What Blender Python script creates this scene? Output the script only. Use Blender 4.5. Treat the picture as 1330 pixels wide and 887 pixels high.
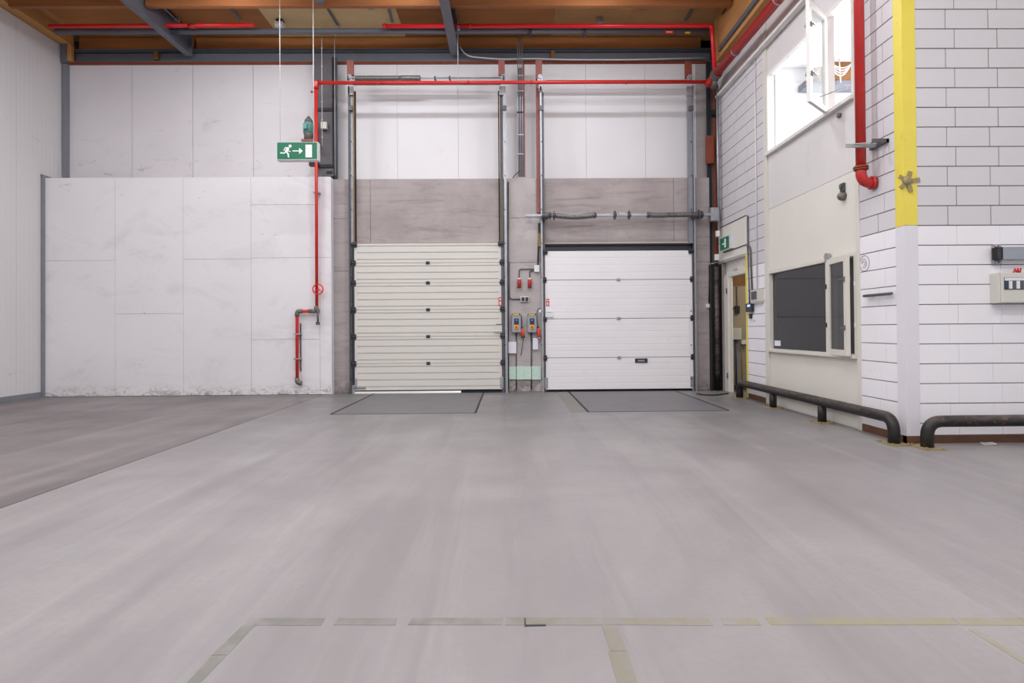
import bpy, bmesh, math, random
from mathutils import Vector, Matrix
random.seed(7)
C = bpy.context.scene.collection
for o in list(bpy.data.objects): bpy.data.objects.remove(o)

# ---------------------------------------------------------------- camera
PITCH, YAW, ROLL, CX, CY, F, EYE = 8.95306e-3, 1.218911e-2, -7.66410e-3, 670.0188, 421.1236, 758.0, 1.2
def cam_axes():
    cy, sy, cp, sp, cr, sr = math.cos(YAW), math.sin(YAW), math.cos(PITCH), math.sin(PITCH), math.cos(ROLL), math.sin(ROLL)
    f = Vector((sy*cp, cy*cp, sp)); r = Vector((cy, -sy, 0)); u = r.cross(f)
    return cr*r+sr*u, -sr*r+cr*u, f
RI, UP, FW = cam_axes()
cd = bpy.data.cameras.new('camera'); cam = bpy.data.objects.new('camera', cd); C.objects.link(cam)
cam.matrix_world = Matrix(((RI.x, UP.x, -FW.x, 0), (RI.y, UP.y, -FW.y, 0), (RI.z, UP.z, -FW.z, EYE), (0, 0, 0, 1)))
cd.sensor_fit = 'HORIZONTAL'; cd.sensor_width = 36; cd.lens = F/1330*36
cd.shift_x = (665-CX)/1330; cd.shift_y = (CY-443.5)/1330; cd.clip_start = .05; cd.clip_end = 200
bpy.context.scene.camera = cam

# ---------------------------------------------------------------- world, sun, lamps, exposure
w = bpy.data.worlds.new('overcast'); bpy.context.scene.world = w; w.use_nodes = True
w.node_tree.nodes['Background'].inputs[0].default_value = (.955, .965, 1.0, 1)
w.node_tree.nodes['Background'].inputs[1].default_value = .62
vs = bpy.context.scene.view_settings
vs.view_transform = 'Standard'; vs.look = 'None'; vs.gamma = 1; vs.use_curve_mapping = False
vs.exposure = 0.31
sd = bpy.data.lights.new('sun', 'SUN'); sd.energy = 6; sd.angle = .03; sd.color = (1, .97, .93)
sun = bpy.data.objects.new('sun', sd); C.objects.link(sun); sun.rotation_euler = (math.radians(-52), 0, math.radians(-12))   # shines on the yard beyond the dock doors
LAMP_ROWS = [(9.35, (-4.6, -1.7, 1.5), 45), (6.6, (-6.0, -2.4, 1.2), 70), (3.6, (-4.8, -1.4, 1.8), 90), (.6, (-5.0, -1.2, 2.2, 5.2), 84), (-2.4, (-5.0, 0, 5.0), 85)]
LAMP_COL = (.94, .965, 1.0)
OFFICE_W, DARKROOM_W, LOBBY_W = 420, 11.0, 14

# ---------------------------------------------------------------- measuring helpers: where a sight line meets a real plane
def _ray(x, y): return RI*((x-CX)/F) + UP*(-(y-CY)/F) + FW
def _hit(x, y, ax, v):
    r = _ray(x, y); c = Vector((0, 0, EYE)); return c + r*((v-c[ax])/r[ax])
def B(x, y, Y): p = _hit(x, y, 1, Y); return p.x, p.z
def S(x, y, X=4.08): p = _hit(x, y, 0, X); return p.y, p.z
def G(x, y): p = _hit(x, y, 2, 0.0); return p.x, p.y

# ---------------------------------------------------------------- materials
def lin(c): return tuple(((v/255)/12.92 if v/255 <= .04045 else ((v/255+.055)/1.055)**2.4) for v in c) + (1,)
MATS = {}
def mat(name, rgb, rough=.6, metal=0, var=0, scale=3, dirt=None, dirt_amt=0, dirt_scale=2, stretch=(1, 1, 1), bump=0, bscale=60, spec=.5, emit=None, ribs=None, coord='Object'):
    m = bpy.data.materials.new(name); m.use_nodes = True; nt = m.node_tree; N = nt.nodes; L = nt.links
    b = N['Principled BSDF']; b.inputs['Roughness'].default_value = rough; b.inputs['Metallic'].default_value = metal
    b.inputs['Specular IOR Level'].default_value = spec; b.inputs['Base Color'].default_value = lin(rgb)
    if emit: b.inputs['Emission Color'].default_value = lin(rgb); b.inputs['Emission Strength'].default_value = emit
    geo = N.new('ShaderNodeNewGeometry'); mp = N.new('ShaderNodeMapping'); L.new(geo.outputs['Position'], mp.inputs['Vector'])
    mp.inputs['Scale'].default_value = stretch
    col = None
    def noise(sc, det=5, rgh=.55, src=None):
        n = N.new('ShaderNodeTexNoise'); n.inputs['Scale'].default_value = sc; n.inputs['Detail'].default_value = det; n.inputs['Roughness'].default_value = rgh
        L.new((src or mp).outputs[0], n.inputs['Vector']); return n
    def mix(a, bcol, fac, mode='MIX'):
        x = N.new('ShaderNodeMix'); x.data_type = 'RGBA'; x.blend_type = mode
        L.new(fac, x.inputs['Factor']) if not isinstance(fac, float) else setattr(x.inputs['Factor'], 'default_value', fac)
        for s, v in ((6, a), (7, bcol)):
            if isinstance(v, tuple): x.inputs[s].default_value = v
            else: L.new(v, x.inputs[s])
        return x.outputs[2]
    def ramp(src, a, bb):
        r = N.new('ShaderNodeMapRange'); r.inputs['From Min'].default_value = a; r.inputs['From Max'].default_value = bb
        L.new(src, r.inputs['Value']); return r.outputs[0]
    col = lin(rgb)
    if var:
        n = noise(scale); f = ramp(n.outputs['Fac'], .3, .7)
        lo = tuple(max(0, c*(1-var)) for c in col[:3])+(1,); hi = tuple(min(1, c*(1+var)) for c in col[:3])+(1,)
        col = mix(lo, hi, f)
    if dirt:
        n = noise(dirt_scale, 8, .7); f = ramp(n.outputs['Fac'], .62-.0, .80)
        mu = N.new('ShaderNodeMath'); mu.operation = 'MULTIPLY'; mu.inputs[1].default_value = dirt_amt; L.new(f, mu.inputs[0])
        col = mix(col, lin(dirt), mu.outputs[0])
    if not isinstance(col, tuple): L.new(col, b.inputs['Base Color'])
    if bump:
        n = noise(bscale, 4, .6); bp = N.new('ShaderNodeBump'); bp.inputs['Strength'].default_value = bump; bp.inputs['Distance'].default_value = .01
        L.new(n.outputs['Fac'], bp.inputs['Height']); L.new(bp.outputs[0], b.inputs['Normal'])
    if ribs:
        wv = N.new('ShaderNodeTexWave'); wv.wave_type = 'BANDS'; wv.bands_direction = ribs[0]; wv.inputs['Scale'].default_value = ribs[1]
        L.new(geo.outputs['Position'], wv.inputs['Vector'])
        bp = N.new('ShaderNodeBump'); bp.inputs['Strength'].default_value = ribs[2]; bp.inputs['Distance'].default_value = .004
        L.new(wv.outputs['Fac'], bp.inputs['Height']); L.new(bp.outputs[0], b.inputs['Normal'])
    MATS[name] = m; m['mixer'] = 0
    return m
def scuffed(m, rgb, amt, sx, sz, lo=.66, hi=.70, z0=None, z1=None):
    """thin dark scratches: a stretched noise, kept where it peaks; optionally only between heights z0 and z1"""
    nt = m.node_tree; N = nt.nodes; L = nt.links; b = N['Principled BSDF']
    g = N.new('ShaderNodeNewGeometry'); mp = N.new('ShaderNodeMapping'); mp.inputs['Scale'].default_value = (sx, sx, sz); mp.inputs['Rotation'].default_value = (0, .35, 0)
    L.new(g.outputs['Position'], mp.inputs['Vector'])
    n = N.new('ShaderNodeTexNoise'); n.inputs['Scale'].default_value = 1; n.inputs['Detail'].default_value = 9; n.inputs['Roughness'].default_value = .72
    n.inputs['Distortion'].default_value = 1.2
    L.new(mp.outputs[0], n.inputs['Vector'])
    r = N.new('ShaderNodeMapRange'); r.inputs['From Min'].default_value = lo; r.inputs['From Max'].default_value = hi; r.inputs['To Max'].default_value = amt
    L.new(n.outputs['Fac'], r.inputs['Value']); fac = r.outputs[0]
    if z0 is not None:
        sp = N.new('ShaderNodeSeparateXYZ'); L.new(g.outputs['Position'], sp.inputs[0])
        r2 = N.new('ShaderNodeMapRange'); r2.inputs['From Min'].default_value = z0; r2.inputs['From Max'].default_value = z1
        L.new(sp.outputs['Z'], r2.inputs['Value'])
        mu = N.new('ShaderNodeMath'); mu.operation = 'MULTIPLY'; L.new(fac, mu.inputs[0]); L.new(r2.outputs[0], mu.inputs[1]); fac = mu.outputs[0]
    x = N.new('ShaderNodeMix'); x.data_type = 'RGBA'; x.inputs[7].default_value = lin(rgb); L.new(fac, x.inputs['Factor'])
    src = b.inputs['Base Color']
    if src.is_linked: L.new(src.links[0].from_socket, x.inputs[6])
    else: x.inputs[6].default_value = src.default_value
    L.new(x.outputs[2], b.inputs['Base Color']); return m

white_panel = mat('white_panel', (219, 215, 219), .55, var=.035, scale=.8, dirt=(176, 168, 168), dirt_amt=.5, dirt_scale=1.3, stretch=(1, 1, 1.4))
scuffed(white_panel, (120, 112, 110), .7, 2.2, 5.0, .56, .68, 5.2, 4.1)
scuffed(white_panel, (140, 134, 134), .25, 1.4, 4.0, .62, .70)
upper_panel = mat('upper_panel', (226, 224, 227), .5, var=.02, scale=.8, dirt=(190, 182, 182), dirt_amt=.4, dirt_scale=2)
scuffed(upper_panel, (130, 122, 120), .5, 3, 6.0, .68, .72)
partition_white = mat('partition_white', (229, 226, 230), .55, var=.03, scale=.7, dirt=(180, 170, 168), dirt_amt=.3, dirt_scale=1.1)
scuffed(partition_white, (120, 105, 98), .7, 2.5, 7, .66, .70)
scuffed(partition_white, (160, 154, 156), .22, .7, 1.3, .52, .70)
scuffed(partition_white, (120, 112, 100), .8, 5, 9, .47, .60, .22, .0)
left_panel = mat('left_panel', (214, 211, 212), .5, var=.04, scale=.5, ribs=('Y', 3.2, .45), stretch=(1, 1, .3))
scuffed(left_panel, (135, 128, 126), .6, 1.6, 5, .66, .71)
concrete = mat('concrete', (170, 160, 160), .85, var=.12, scale=1.6, dirt=(138, 126, 125), dirt_amt=.6, dirt_scale=1.2, stretch=(1, 1, .8), bump=.15, bscale=40)
scuffed(concrete, (112, 100, 98), .55, .8, 6, .50, .72)
scuffed(concrete, (118, 106, 104), .22, 2.2, 2.2, .52, .70)
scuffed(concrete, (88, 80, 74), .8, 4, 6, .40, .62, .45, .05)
concrete_light = mat('concrete_light', (186, 178, 178), .85, var=.10, scale=1.6, dirt=(140, 128, 126), dirt_amt=.6, dirt_scale=1.2, bump=.15, bscale=40)
scuffed(concrete_light, (126, 114, 112), .45, 1.6, 2.6, .52, .70)
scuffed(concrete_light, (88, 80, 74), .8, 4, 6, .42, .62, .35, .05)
joint_dark = mat('joint_dark', (96, 88, 86), .9)
seam_grey = mat('seam_grey', (128, 122, 124), .9)
block_upper = mat('block_upper', (208, 205, 209), .6, var=.03, scale=1.2, bump=.12, bscale=25)
block_lower = mat('block_lower', (237, 235, 240), .5, var=.025, scale=1.2, bump=.12, bscale=25)
scuffed(block_lower, (150, 144, 150), .55, 4, 5, .66, .72)
mortar_up = mat('mortar_upper', (140, 128, 128), .9, var=.1, scale=8)
mortar_low = mat('mortar_lower', (176, 170, 176), .9)
mortar_dark = mat('mortar_dark', (104, 94, 95), .9)
yellow = mat('yellow_paint', (228, 210, 84), .45, var=.04, scale=3, dirt=(150, 138, 50), dirt_amt=.5, dirt_scale=9)
white_guard = mat('white_guard', (222, 219, 226), .5, var=.03, scale=2)
beige = mat('beige_board', (222, 218, 210), .55, var=.03, scale=1.2, dirt=(196, 190, 178), dirt_amt=.4, dirt_scale=1.4, stretch=(1, 1, .5))
upper_board = mat('pale_board', (216, 212, 212), .55, var=.03, scale=1.2, dirt=(176, 170, 168), dirt_amt=.5, dirt_scale=1.6, stretch=(1, 1, .5))
beige_frame = mat('beige_frame', (216, 212, 203), .45, var=.03, scale=4)
frame_white = mat('white_frame', (222, 219, 216), .45, var=.02, scale=4)
door_cream = mat('door_cream', (215, 211, 205), .42, var=.015, scale=.9, dirt=(180, 176, 160), dirt_amt=.3, dirt_scale=3)
door_white = mat('door_white', (237, 234, 238), .42, var=.015, scale=.9, dirt=(180, 175, 178), dirt_amt=.45, dirt_scale=1.0, stretch=(1, 1, 2.5))
rubber = mat('black_rubber', (22, 21, 24), .6)
black_paint = mat('black_paint', (30, 28, 29), .38, var=.2, scale=8, dirt=(120, 88, 62), dirt_amt=.8, dirt_scale=11, bump=.2, bscale=30)
rail_black = mat('rail_black', (24, 21, 21), .5, var=.25, scale=5, dirt=(150, 104, 74), dirt_amt=1.0, dirt_scale=15, spec=.5)
scuffed(rail_black, (158, 108, 76), .75, 13, 13, .60, .66)
scuffed(rail_black, (104, 92, 88), .8, 3, 14, .40, .60, .25, .31)
galv = mat('galvanised', (168, 170, 176), .42, .65, var=.12, scale=12)
galv_dark = mat('galvanised_dark', (96, 96, 100), .5, .5, var=.15, scale=12)
spring = mat('spring_steel', (120, 118, 117), .5, .6, var=.3, scale=25)
steel_grey = mat('steel_grey', (104, 108, 118), .5, .1, var=.08, scale=3, dirt=(70, 70, 76), dirt_amt=.6, dirt_scale=3)
steel_dark = mat('steel_dark', (60, 62, 70), .5, .1, var=.12, scale=3)
column_grey = mat('column_grey', (92, 88, 92), .6, var=.12, scale=5, dirt=(60, 56, 58), dirt_amt=.7, dirt_scale=6)
trim_grey = mat('trim_grey', (134, 136, 145), .45, .2, var=.06, scale=6)
red = mat('red_pipe', (206, 42, 36), .35, var=.05, scale=4, spec=.6)
red_deep = mat('red_riser', (182, 36, 34), .28, var=.08, scale=4, dirt=(120, 30, 28), dirt_amt=.6, dirt_scale=9, spec=.6)
red_bright = mat('red_bright', (230, 28, 40), .3, spec=.6)
oxide = mat('red_oxide', (148, 92, 86), .7, var=.08, scale=6)
oxide_dark = mat('rust_timber', (128, 62, 40), .8, var=.15, scale=8)
teal = mat('teal_paint', (98, 150, 144), .45, .1, var=.12, scale=20)
cast_iron = mat('cast_iron', (120, 116, 112), .55, .5, var=.2, scale=30)
wood = mat('joist_wood', (176, 118, 66), .75, var=.22, scale=1.6, dirt=(96, 58, 30), dirt_amt=.8, dirt_scale=1.1, stretch=(.35, 1, 4))
wood_dark = mat('joist_wood_dark', (150, 94, 52), .75, var=.22, scale=1.6, dirt=(84, 48, 24), dirt_amt=.8, dirt_scale=1.1, stretch=(.35, 1, 4))
wood_fascia = mat('fascia_wood', (196, 142, 84), .75, var=.18, scale=2, dirt=(110, 70, 36), dirt_amt=.6, dirt_scale=2.0, stretch=(1, .5, 3))
deck_pale = mat('deck_pale', (226, 200, 150), .8, var=.07, scale=2.5, dirt=(150, 110, 66), dirt_amt=.6, dirt_scale=1.6, stretch=(.6, 1, 1))
deck_brown = mat('deck_brown', (190, 146, 96), .8, var=.15, scale=2.5, dirt=(70, 44, 30), dirt_amt=.9, dirt_scale=1.5, stretch=(.6, 1, 1))
plinth_brown = mat('plinth_brown', (104, 70, 48), .6, var=.2, scale=6, dirt=(60, 40, 30), dirt_amt=.6, dirt_scale=7)
plastic_grey = mat('plastic_grey', (150, 155, 166), .45)
plastic_white = mat('plastic_white', (226, 226, 228), .4)
plastic_beige = mat('plastic_beige', (206, 205, 196), .45)
plastic_dark = mat('plastic_dark', (44, 46, 54), .4)
navy = mat('navy_label', (44, 54, 84), .4)
yellow_label = mat('yellow_label', (232, 198, 40), .4)
orange = mat('orange_plug', (222, 76, 40), .4)
red_plug = mat('red_plug', (180, 48, 36), .4)
paper = mat('paper', (224, 226, 236), .7)
paper_green = mat('paper_green', (196, 220, 206), .7, var=.08, scale=20)
sign_green = mat('sign_green', (0, 112, 76), .4)
sign_white = mat('sign_white', (238, 240, 240), .4)
sign_body = mat('sign_body', (208, 210, 214), .35)
tape_brown = mat('tape_brown', (150, 134, 96), .4, var=.2, scale=30)
lobby_wall = mat('lobby_wall', (160, 148, 128), .7, var=.06, scale=3)
office_wall = mat('office_wall', (236, 236, 238), .7)
blue = mat('blue_conduit', (52, 76, 150), .4)
ply_brown = mat('ply_brown', (132, 92, 48), .7, var=.15, scale=6)
hazard_red = mat('sticker_red', (222, 62, 56), .5)
white_wire = mat('white_wire', (214, 212, 212), .5)
dark_cable = mat('dark_cable', (62, 58, 58), .6)
room_dark = mat('dark_room_paint', (120, 120, 122), .8)
yard = mat('yard_paving', (200, 198, 192), .9)
orange_rubber = mat('amber_strip', (150, 116, 60), .5)
lamp_glass = mat('lamp_glass', (250, 250, 255), .4, emit=3)
screen_lit = mat('reader_screen', (170, 200, 240), .4, emit=.6)

def glass_mat(name, tint, ior=1.5, rough=.0):
    m = bpy.data.materials.new(name); m.use_nodes = True; nt = m.node_tree; N = nt.nodes; L = nt.links
    N.remove(N['Principled BSDF']); out = N['Material Output']
    t = N.new('ShaderNodeBsdfTransparent'); t.inputs[0].default_value = tint
    g = N.new('ShaderNodeBsdfGlossy'); g.inputs['Roughness'].default_value = rough
    # Schlick reflectance from the angle to either face of the pane
    ge = N.new('ShaderNodeNewGeometry'); mx = N.new('ShaderNodeMixShader')
    dt = N.new('ShaderNodeVectorMath'); dt.operation = 'DOT_PRODUCT'; L.new(ge.outputs['Incoming'], dt.inputs[0]); L.new(ge.outputs['Normal'], dt.inputs[1])
    def op(o, a, c=None):
        x = N.new('ShaderNodeMath'); x.operation = o
        for i, v in enumerate((a, c)):
            if v is None: continue
            if isinstance(v, (int, float)): x.inputs[i].default_value = v
            else: L.new(v, x.inputs[i])
        return x.outputs[0]
    f0 = ((ior-1)/(ior+1))**2
    fr = op('ADD', op('MULTIPLY', op('POWER', op('SUBTRACT', 1, op('ABSOLUTE', dt.outputs['Value'])), 5), 1-f0), f0)
    L.new(fr, mx.inputs[0]); L.new(t.outputs[0], mx.inputs[1]); L.new(g.outputs[0], mx.inputs[2]); L.new(mx.outputs[0], out.inputs[0])
    return m
glass = glass_mat('window_glass', (.93, .95, .95, 1))
glass_dusty = glass_mat('grey_glass', (.55, .56, .58, 1), 1.55, .02)

def floor_material(name, base, mottled, streak, tint=0):
    m = bpy.data.materials.new(name); m.use_nodes = True; nt = m.node_tree; N = nt.nodes; L = nt.links; b = N['Principled BSDF']
    g = N.new('ShaderNodeNewGeometry')
    def nz(scale, st=(1, 1, 1), det=6, rgh=.55, dist=0, rot=0):
        mp = N.new('ShaderNodeMapping'); mp.inputs['Scale'].default_value = st; mp.inputs['Rotation'].default_value = (0, 0, rot); L.new(g.outputs['Position'], mp.inputs['Vector'])
        n = N.new('ShaderNodeTexNoise'); n.inputs['Scale'].default_value = scale; n.inputs['Detail'].default_value = det; n.inputs['Roughness'].default_value = rgh
        n.inputs['Distortion'].default_value = dist; L.new(mp.outputs[0], n.inputs['Vector']); return n.outputs['Fac']
    def rng(s, a, c, lo=0., hi=1.):
        r = N.new('ShaderNodeMapRange'); r.inputs['From Min'].default_value = a; r.inputs['From Max'].default_value = c
        r.inputs['To Min'].default_value = lo; r.inputs['To Max'].default_value = hi; L.new(s, r.inputs['Value']); return r.outputs[0]
    def mul(a, c):
        x = N.new('ShaderNodeMath'); x.operation = 'MULTIPLY'; L.new(a, x.inputs[0]); L.new(c, x.inputs[1]); return x.outputs[0]
    def mix(a, c, f):
        x = N.new('ShaderNodeMix'); x.data_type = 'RGBA'; L.new(f, x.inputs['Factor'])
        for i, v in ((6, a), (7, c)):
            if isinstance(v, tuple): x.inputs[i].default_value = v
            else: L.new(v, x.inputs[i])
        return x.outputs[2]
    col = mix(lin(base), lin(tuple(v-6 for v in mottled)), rng(nz(.55, det=8, rgh=.6, dist=.6), .38, .66))
    # broad wheel streaks running towards the doors, and turning arcs
    col = mix(col, lin(streak), rng(nz(1, (2.6, .22, 1), 5, .6, .5, .10), .48, .70, 0, .8))
    col = mix(col, lin(tuple(min(255, v+14) for v in base)), rng(nz(1, (3.4, .16, 1), 5, .6, .2, -.12), .55, .72, 0, .6))
    ds = N.new('ShaderNodeVectorMath'); ds.operation = 'DISTANCE'; ds.inputs[1].default_value = (4.8, 3.6, 0); L.new(g.outputs['Position'], ds.inputs[0])
    wv = N.new('ShaderNodeMath'); wv.operation = 'PINGPONG'; wv.inputs[1].default_value = .42; L.new(ds.outputs['Value'], wv.inputs[0])
    arc = mul(rng(wv.outputs[0], .25, .36, 0, .28), rng(nz(.5), .45, .62))
    col = mix(col, lin(streak), arc)
    col = mix(col, lin(tuple(v-44 for v in base)), mul(rng(nz(3.1, (1.4, 1, 1), 4, .6), .70, .76, 0, .5), rng(nz(.9), .5, .6)))
    col = mix(col, lin(tuple(v-22 for v in base)), mul(rng(nz(1.1, (1.5, .45, 1), 7, .65, 1.2, .3), .54, .70, 0, .7), rng(nz(.4), .42, .58)))
    # fine brushed grain
    col = mix(col, lin(tuple(v-16 for v in base)), rng(nz(28, (1, 1, 1), 3, .6), .42, .72, 0, .35))
    if tint:
        # darker towards the dock doors, broken up by noise
        sp = N.new('ShaderNodeSeparateXYZ'); L.new(g.outputs['Position'], sp.inputs[0])
        col = mix(col, lin((106, 104, 106)), mul(rng(sp.outputs['Y'], 5.4, 9.2, 0, .75), rng(nz(.7, (1, 1.6, 1)), .25, .65, .55, 1)))
    L.new(col, b.inputs['Base Color'])
    L.new(rng(nz(.8), .3, .7, .34, .52), b.inputs['Roughness'])
    bp = N.new('ShaderNodeBump'); bp.inputs['Strength'].default_value = .05; bp.inputs['Distance'].default_value = .01
    L.new(nz(16), bp.inputs['Height']); L.new(bp.outputs[0], b.inputs['Normal'])
    return m
floor_mat = floor_material('concrete_floor', (151, 147, 148), (138, 133, 135), (126, 121, 123), 1)
floor_dark = floor_material('concrete_floor_dark', (128, 121, 121), (104, 97, 97), (94, 88, 88))
patch_mat = mat('patch_paint', (124, 122, 118), .6, var=.08, scale=5)
plate_mat = mat('leveller_plate', (112, 110, 114), .5, .1, var=.08, scale=3, bump=.2, bscale=90)
def tape_material():
    m = floor_mat.copy(); m.name = 'worn_tape'; nt = m.node_tree; N = nt.nodes; L = nt.links; b = N['Principled BSDF']
    src = b.inputs['Base Color'].links[0].from_socket
    g = N.new('ShaderNodeNewGeometry'); n = N.new('ShaderNodeTexNoise'); n.inputs['Scale'].default_value = 7; n.inputs['Detail'].default_value = 6; L.new(g.outputs['Position'], n.inputs['Vector'])
    r = N.new('ShaderNodeMapRange'); r.inputs['From Min'].default_value = .36; r.inputs['From Max'].default_value = .58; r.inputs['To Min'].default_value = .2; r.inputs['To Max'].default_value = .85; L.new(n.outputs['Fac'], r.inputs['Value'])
    sp = N.new('ShaderNodeSeparateXYZ'); L.new(g.outputs['Position'], sp.inputs[0])
    c = N.new('ShaderNodeMix'); c.data_type = 'RGBA'; c.inputs[6].default_value = lin((112, 111, 103)); c.inputs[7].default_value = lin((146, 138, 113))
    r2 = N.new('ShaderNodeMapRange'); r2.inputs['From Min'].default_value = -.3; r2.inputs['From Max'].default_value = 1.2; L.new(sp.outputs['X'], r2.inputs['Value']); L.new(r2.outputs[0], c.inputs['Factor'])
    x = N.new('ShaderNodeMix'); x.data_type = 'RGBA'; L.new(r.outputs[0], x.inputs['Factor']); L.new(src, x.inputs[6]); L.new(c.outputs[2], x.inputs[7]); L.new(x.outputs[2], b.inputs['Base Color'])
    return m
worn_tape = tape_material()

# ---------------------------------------------------------------- mesh helpers
class M:
    def __init__(s): s.bm = bmesh.new()
    def verts8(s, P):
        v = [s.bm.verts.new(p) for p in P]
        for f in ((0, 3, 2, 1), (4, 5, 6, 7), (0, 1, 5, 4), (1, 2, 6, 5), (2, 3, 7, 6), (3, 0, 4, 7)): s.bm.faces.new([v[i] for i in f])
        return s
    def box(s, x0, x1, y0, y1, z0, z1):
        x0, x1 = sorted((x0, x1)); y0, y1 = sorted((y0, y1)); z0, z1 = sorted((z0, z1))
        return s.verts8([(x0, y0, z0), (x1, y0, z0), (x1, y1, z0), (x0, y1, z0), (x0, y0, z1), (x1, y0, z1), (x1, y1, z1), (x0, y1, z1)])
    def obox(s, O, U, V, W, a, b, c):
        """box in a turned frame: O origin, U V W unit axes, a b c (lo,hi) ranges"""
        O, U, V, W = map(Vector, (O, U, V, W)); P = []
        for k in (0, 1):
            for i, j in ((0, 0), (1, 0), (1, 1), (0, 1)): P.append(O+U*a[i]+V*b[j]+W*c[k])
        return s.verts8(P)
    def tube(s, path, r, n=12, caps=True):
        pts = [Vector(p) for p in path]; rings = []; prev = None
        for i, p in enumerate(pts):
            t = (pts[min(i+1, len(pts)-1)]-pts[max(i-1, 0)]).normalized()
            if prev is None:
                a = Vector((0, 0, 1)) if abs(t.z) < .9 else Vector((1, 0, 0)); u = t.cross(a).normalized()
            else:
                u = (prev-t*prev.dot(t)).normalized()
            prev = u; v = t.cross(u); rr = r[i] if isinstance(r, (list, tuple)) else r
            rings.append([s.bm.verts.new(p+u*(rr*math.cos(2*math.pi*k/n))+v*(rr*math.sin(2*math.pi*k/n))) for k in range(n)])
        for a, b in zip(rings, rings[1:]):
            for k in range(n):
                f = s.bm.faces.new([a[k], a[(k+1) % n], b[(k+1) % n], b[k]]); f.smooth = True
        if caps:
            s.bm.faces.new(rings[0][::-1]); s.bm.faces.new(rings[-1])
        return s
    def prism(s, poly, axis, a, b):
        """poly: 2D points in the plane normal to axis ('x': (y,z), 'y': (x,z), 'z': (x,y)), extruded from a to b"""
        def P(p, t): return {'x': (t, p[0], p[1]), 'y': (p[0], t, p[1]), 'z': (p[0], p[1], t)}[axis]
        A = [s.bm.verts.new(P(p, a)) for p in poly]; Bv = [s.bm.verts.new(P(p, b)) for p in poly]; n = len(poly)
        s.bm.faces.new(A); s.bm.faces.new(Bv[::-1])
        for k in range(n): s.bm.faces.new([A[k], A[(k+1) % n], Bv[(k+1) % n], Bv[k]])
        return s
    def build(s, name, m, parent=None, bevel=0, label=None):
        bmesh.ops.recalc_face_normals(s.bm, faces=s.bm.faces[:])
        if bevel:
            es = [e for e in s.bm.edges if len(e.link_faces) == 2 and e.calc_face_angle(0) > .8]
            bmesh.ops.bevel(s.bm, geom=es, offset=bevel, segments=2, profile=.6, affect='EDGES')
        lo = Vector([min(v.co[i] for v in s.bm.verts) for i in range(3)]); hi = Vector([max(v.co[i] for v in s.bm.verts) for i in range(3)])
        c = Vector(((lo.x+hi.x)/2, (lo.y+hi.y)/2, lo.z))
        for v in s.bm.verts: v.co -= c
        me = bpy.data.meshes.new(name); s.bm.to_mesh(me); s.bm.free(); me.materials.append(m)
        return link(name, me, c, parent, label)
WL = {}
def link(name, me, c, parent=None, label=None):
    o = bpy.data.objects.new(name, me); C.objects.link(o)
    c = Vector(c); WL[o.name] = c
    if parent: o.parent = parent; o.location = c-WL[parent.name]
    else: o.location = c
    if label: o['label'] = label
    return o
def thing(name, label, cat, loc, group=None):
    o = bpy.data.objects.new(name, None); C.objects.link(o); o.location = loc; WL[o.name] = Vector(loc); o.empty_display_size = .1
    o['label'] = label; o['category'] = cat
    if group: o['group'] = group
    return o
def tag(o, label, cat, group=None):
    o['label'] = label; o['category'] = cat
    if group: o['group'] = group
    return o
def struct(o, label=None):
    o['kind'] = 'structure'
    if label: o['label'] = label
    return o
def root(name, loc, label=None):
    o = bpy.data.objects.new(name, None); C.objects.link(o); o.location = loc; WL[o.name] = Vector(loc); return struct(o, label)
def bend(p0, p1, p2, r, n=6):
    """points rounding the corner p1 between p0 and p2"""
    p0, p1, p2 = map(Vector, (p0, p1, p2)); a = p1+(p0-p1).normalized()*r; b = p1+(p2-p1).normalized()*r
    return [((1-t)**2)*a+2*(1-t)*t*p1+t*t*b for t in [i/n for i in range(n+1)]]
def path(pts, r, n=6):
    out = [Vector(pts[0])]
    for i in range(1, len(pts)-1): out += bend(pts[i-1], pts[i], pts[i+1], r, n)
    return out+[Vector(pts[-1])]
def bpx(m, x0, y0, x1, y1, Yf, dep):
    """box whose front face (in the plane Y = Yf) spans the two corners, dep deep"""
    xm, ym = (x0+x1)/2, (y0+y1)/2
    return m.box(B(x0, ym, Yf)[0], B(x1, ym, Yf)[0], Yf, Yf+dep, B(xm, y1, Yf)[1], B(xm, y0, Yf)[1])
def spx(m, x0, y0, x1, y1, Xf, dep):
    """box on the right-hand wall: left face in the plane X = Xf"""
    xm, ym = (x0+x1)/2, (y0+y1)/2
    return m.box(Xf, Xf+dep, S(x0, ym, Xf)[0], S(x1, ym, Xf)[0], S(xm, y1, Xf)[1], S(xm, y0, Xf)[1])

XS, YF, YC, YP, YW, XL = 4.08, 5.95, 11.25, 11.09, 11.62, -8.77
ROOF = 7.12

# ================================================================ SETTING
m = M(); m.box(-3.495, 9, -7, 12.0, -.2, 0); fl = struct(m.build('floor', floor_mat), 'wide grey worn concrete warehouse floor with faint tyre streaks')
m = M(); m.box(-10, -3.507, -7, 12.0, -.2, 0); m.build('slab', floor_dark, fl, label='darker brownish floor slab beside the left wall')
m = M(); m.box(-3.508, -3.494, -7, 12.0, -.2, -.012); m.build('expansion_joint', joint_dark, fl)
m = M(); m.box(-12, 12, 12.0, 22, -.25, -.04); struct(m.build('ground', yard), 'sunlit paving outside under the dock doors')

# ---- left wall of tall sandwich panels
wl = root('wall_left', (XL, 2, 0), 'tall white ribbed sandwich panel wall on the left')
m = M(); m.box(XL-.3, XL-.02, -7, 12, 0, 7.4); m.build('core', seam_grey, wl)
y = YW
k = 0
while y > -7:
    y2 = y-1.12
    m = M(); m.box(XL-.03, XL, y2+.003, y-.003, .09, 6.86); m.build('panel', left_panel, wl); y = y2; k += 1
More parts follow.
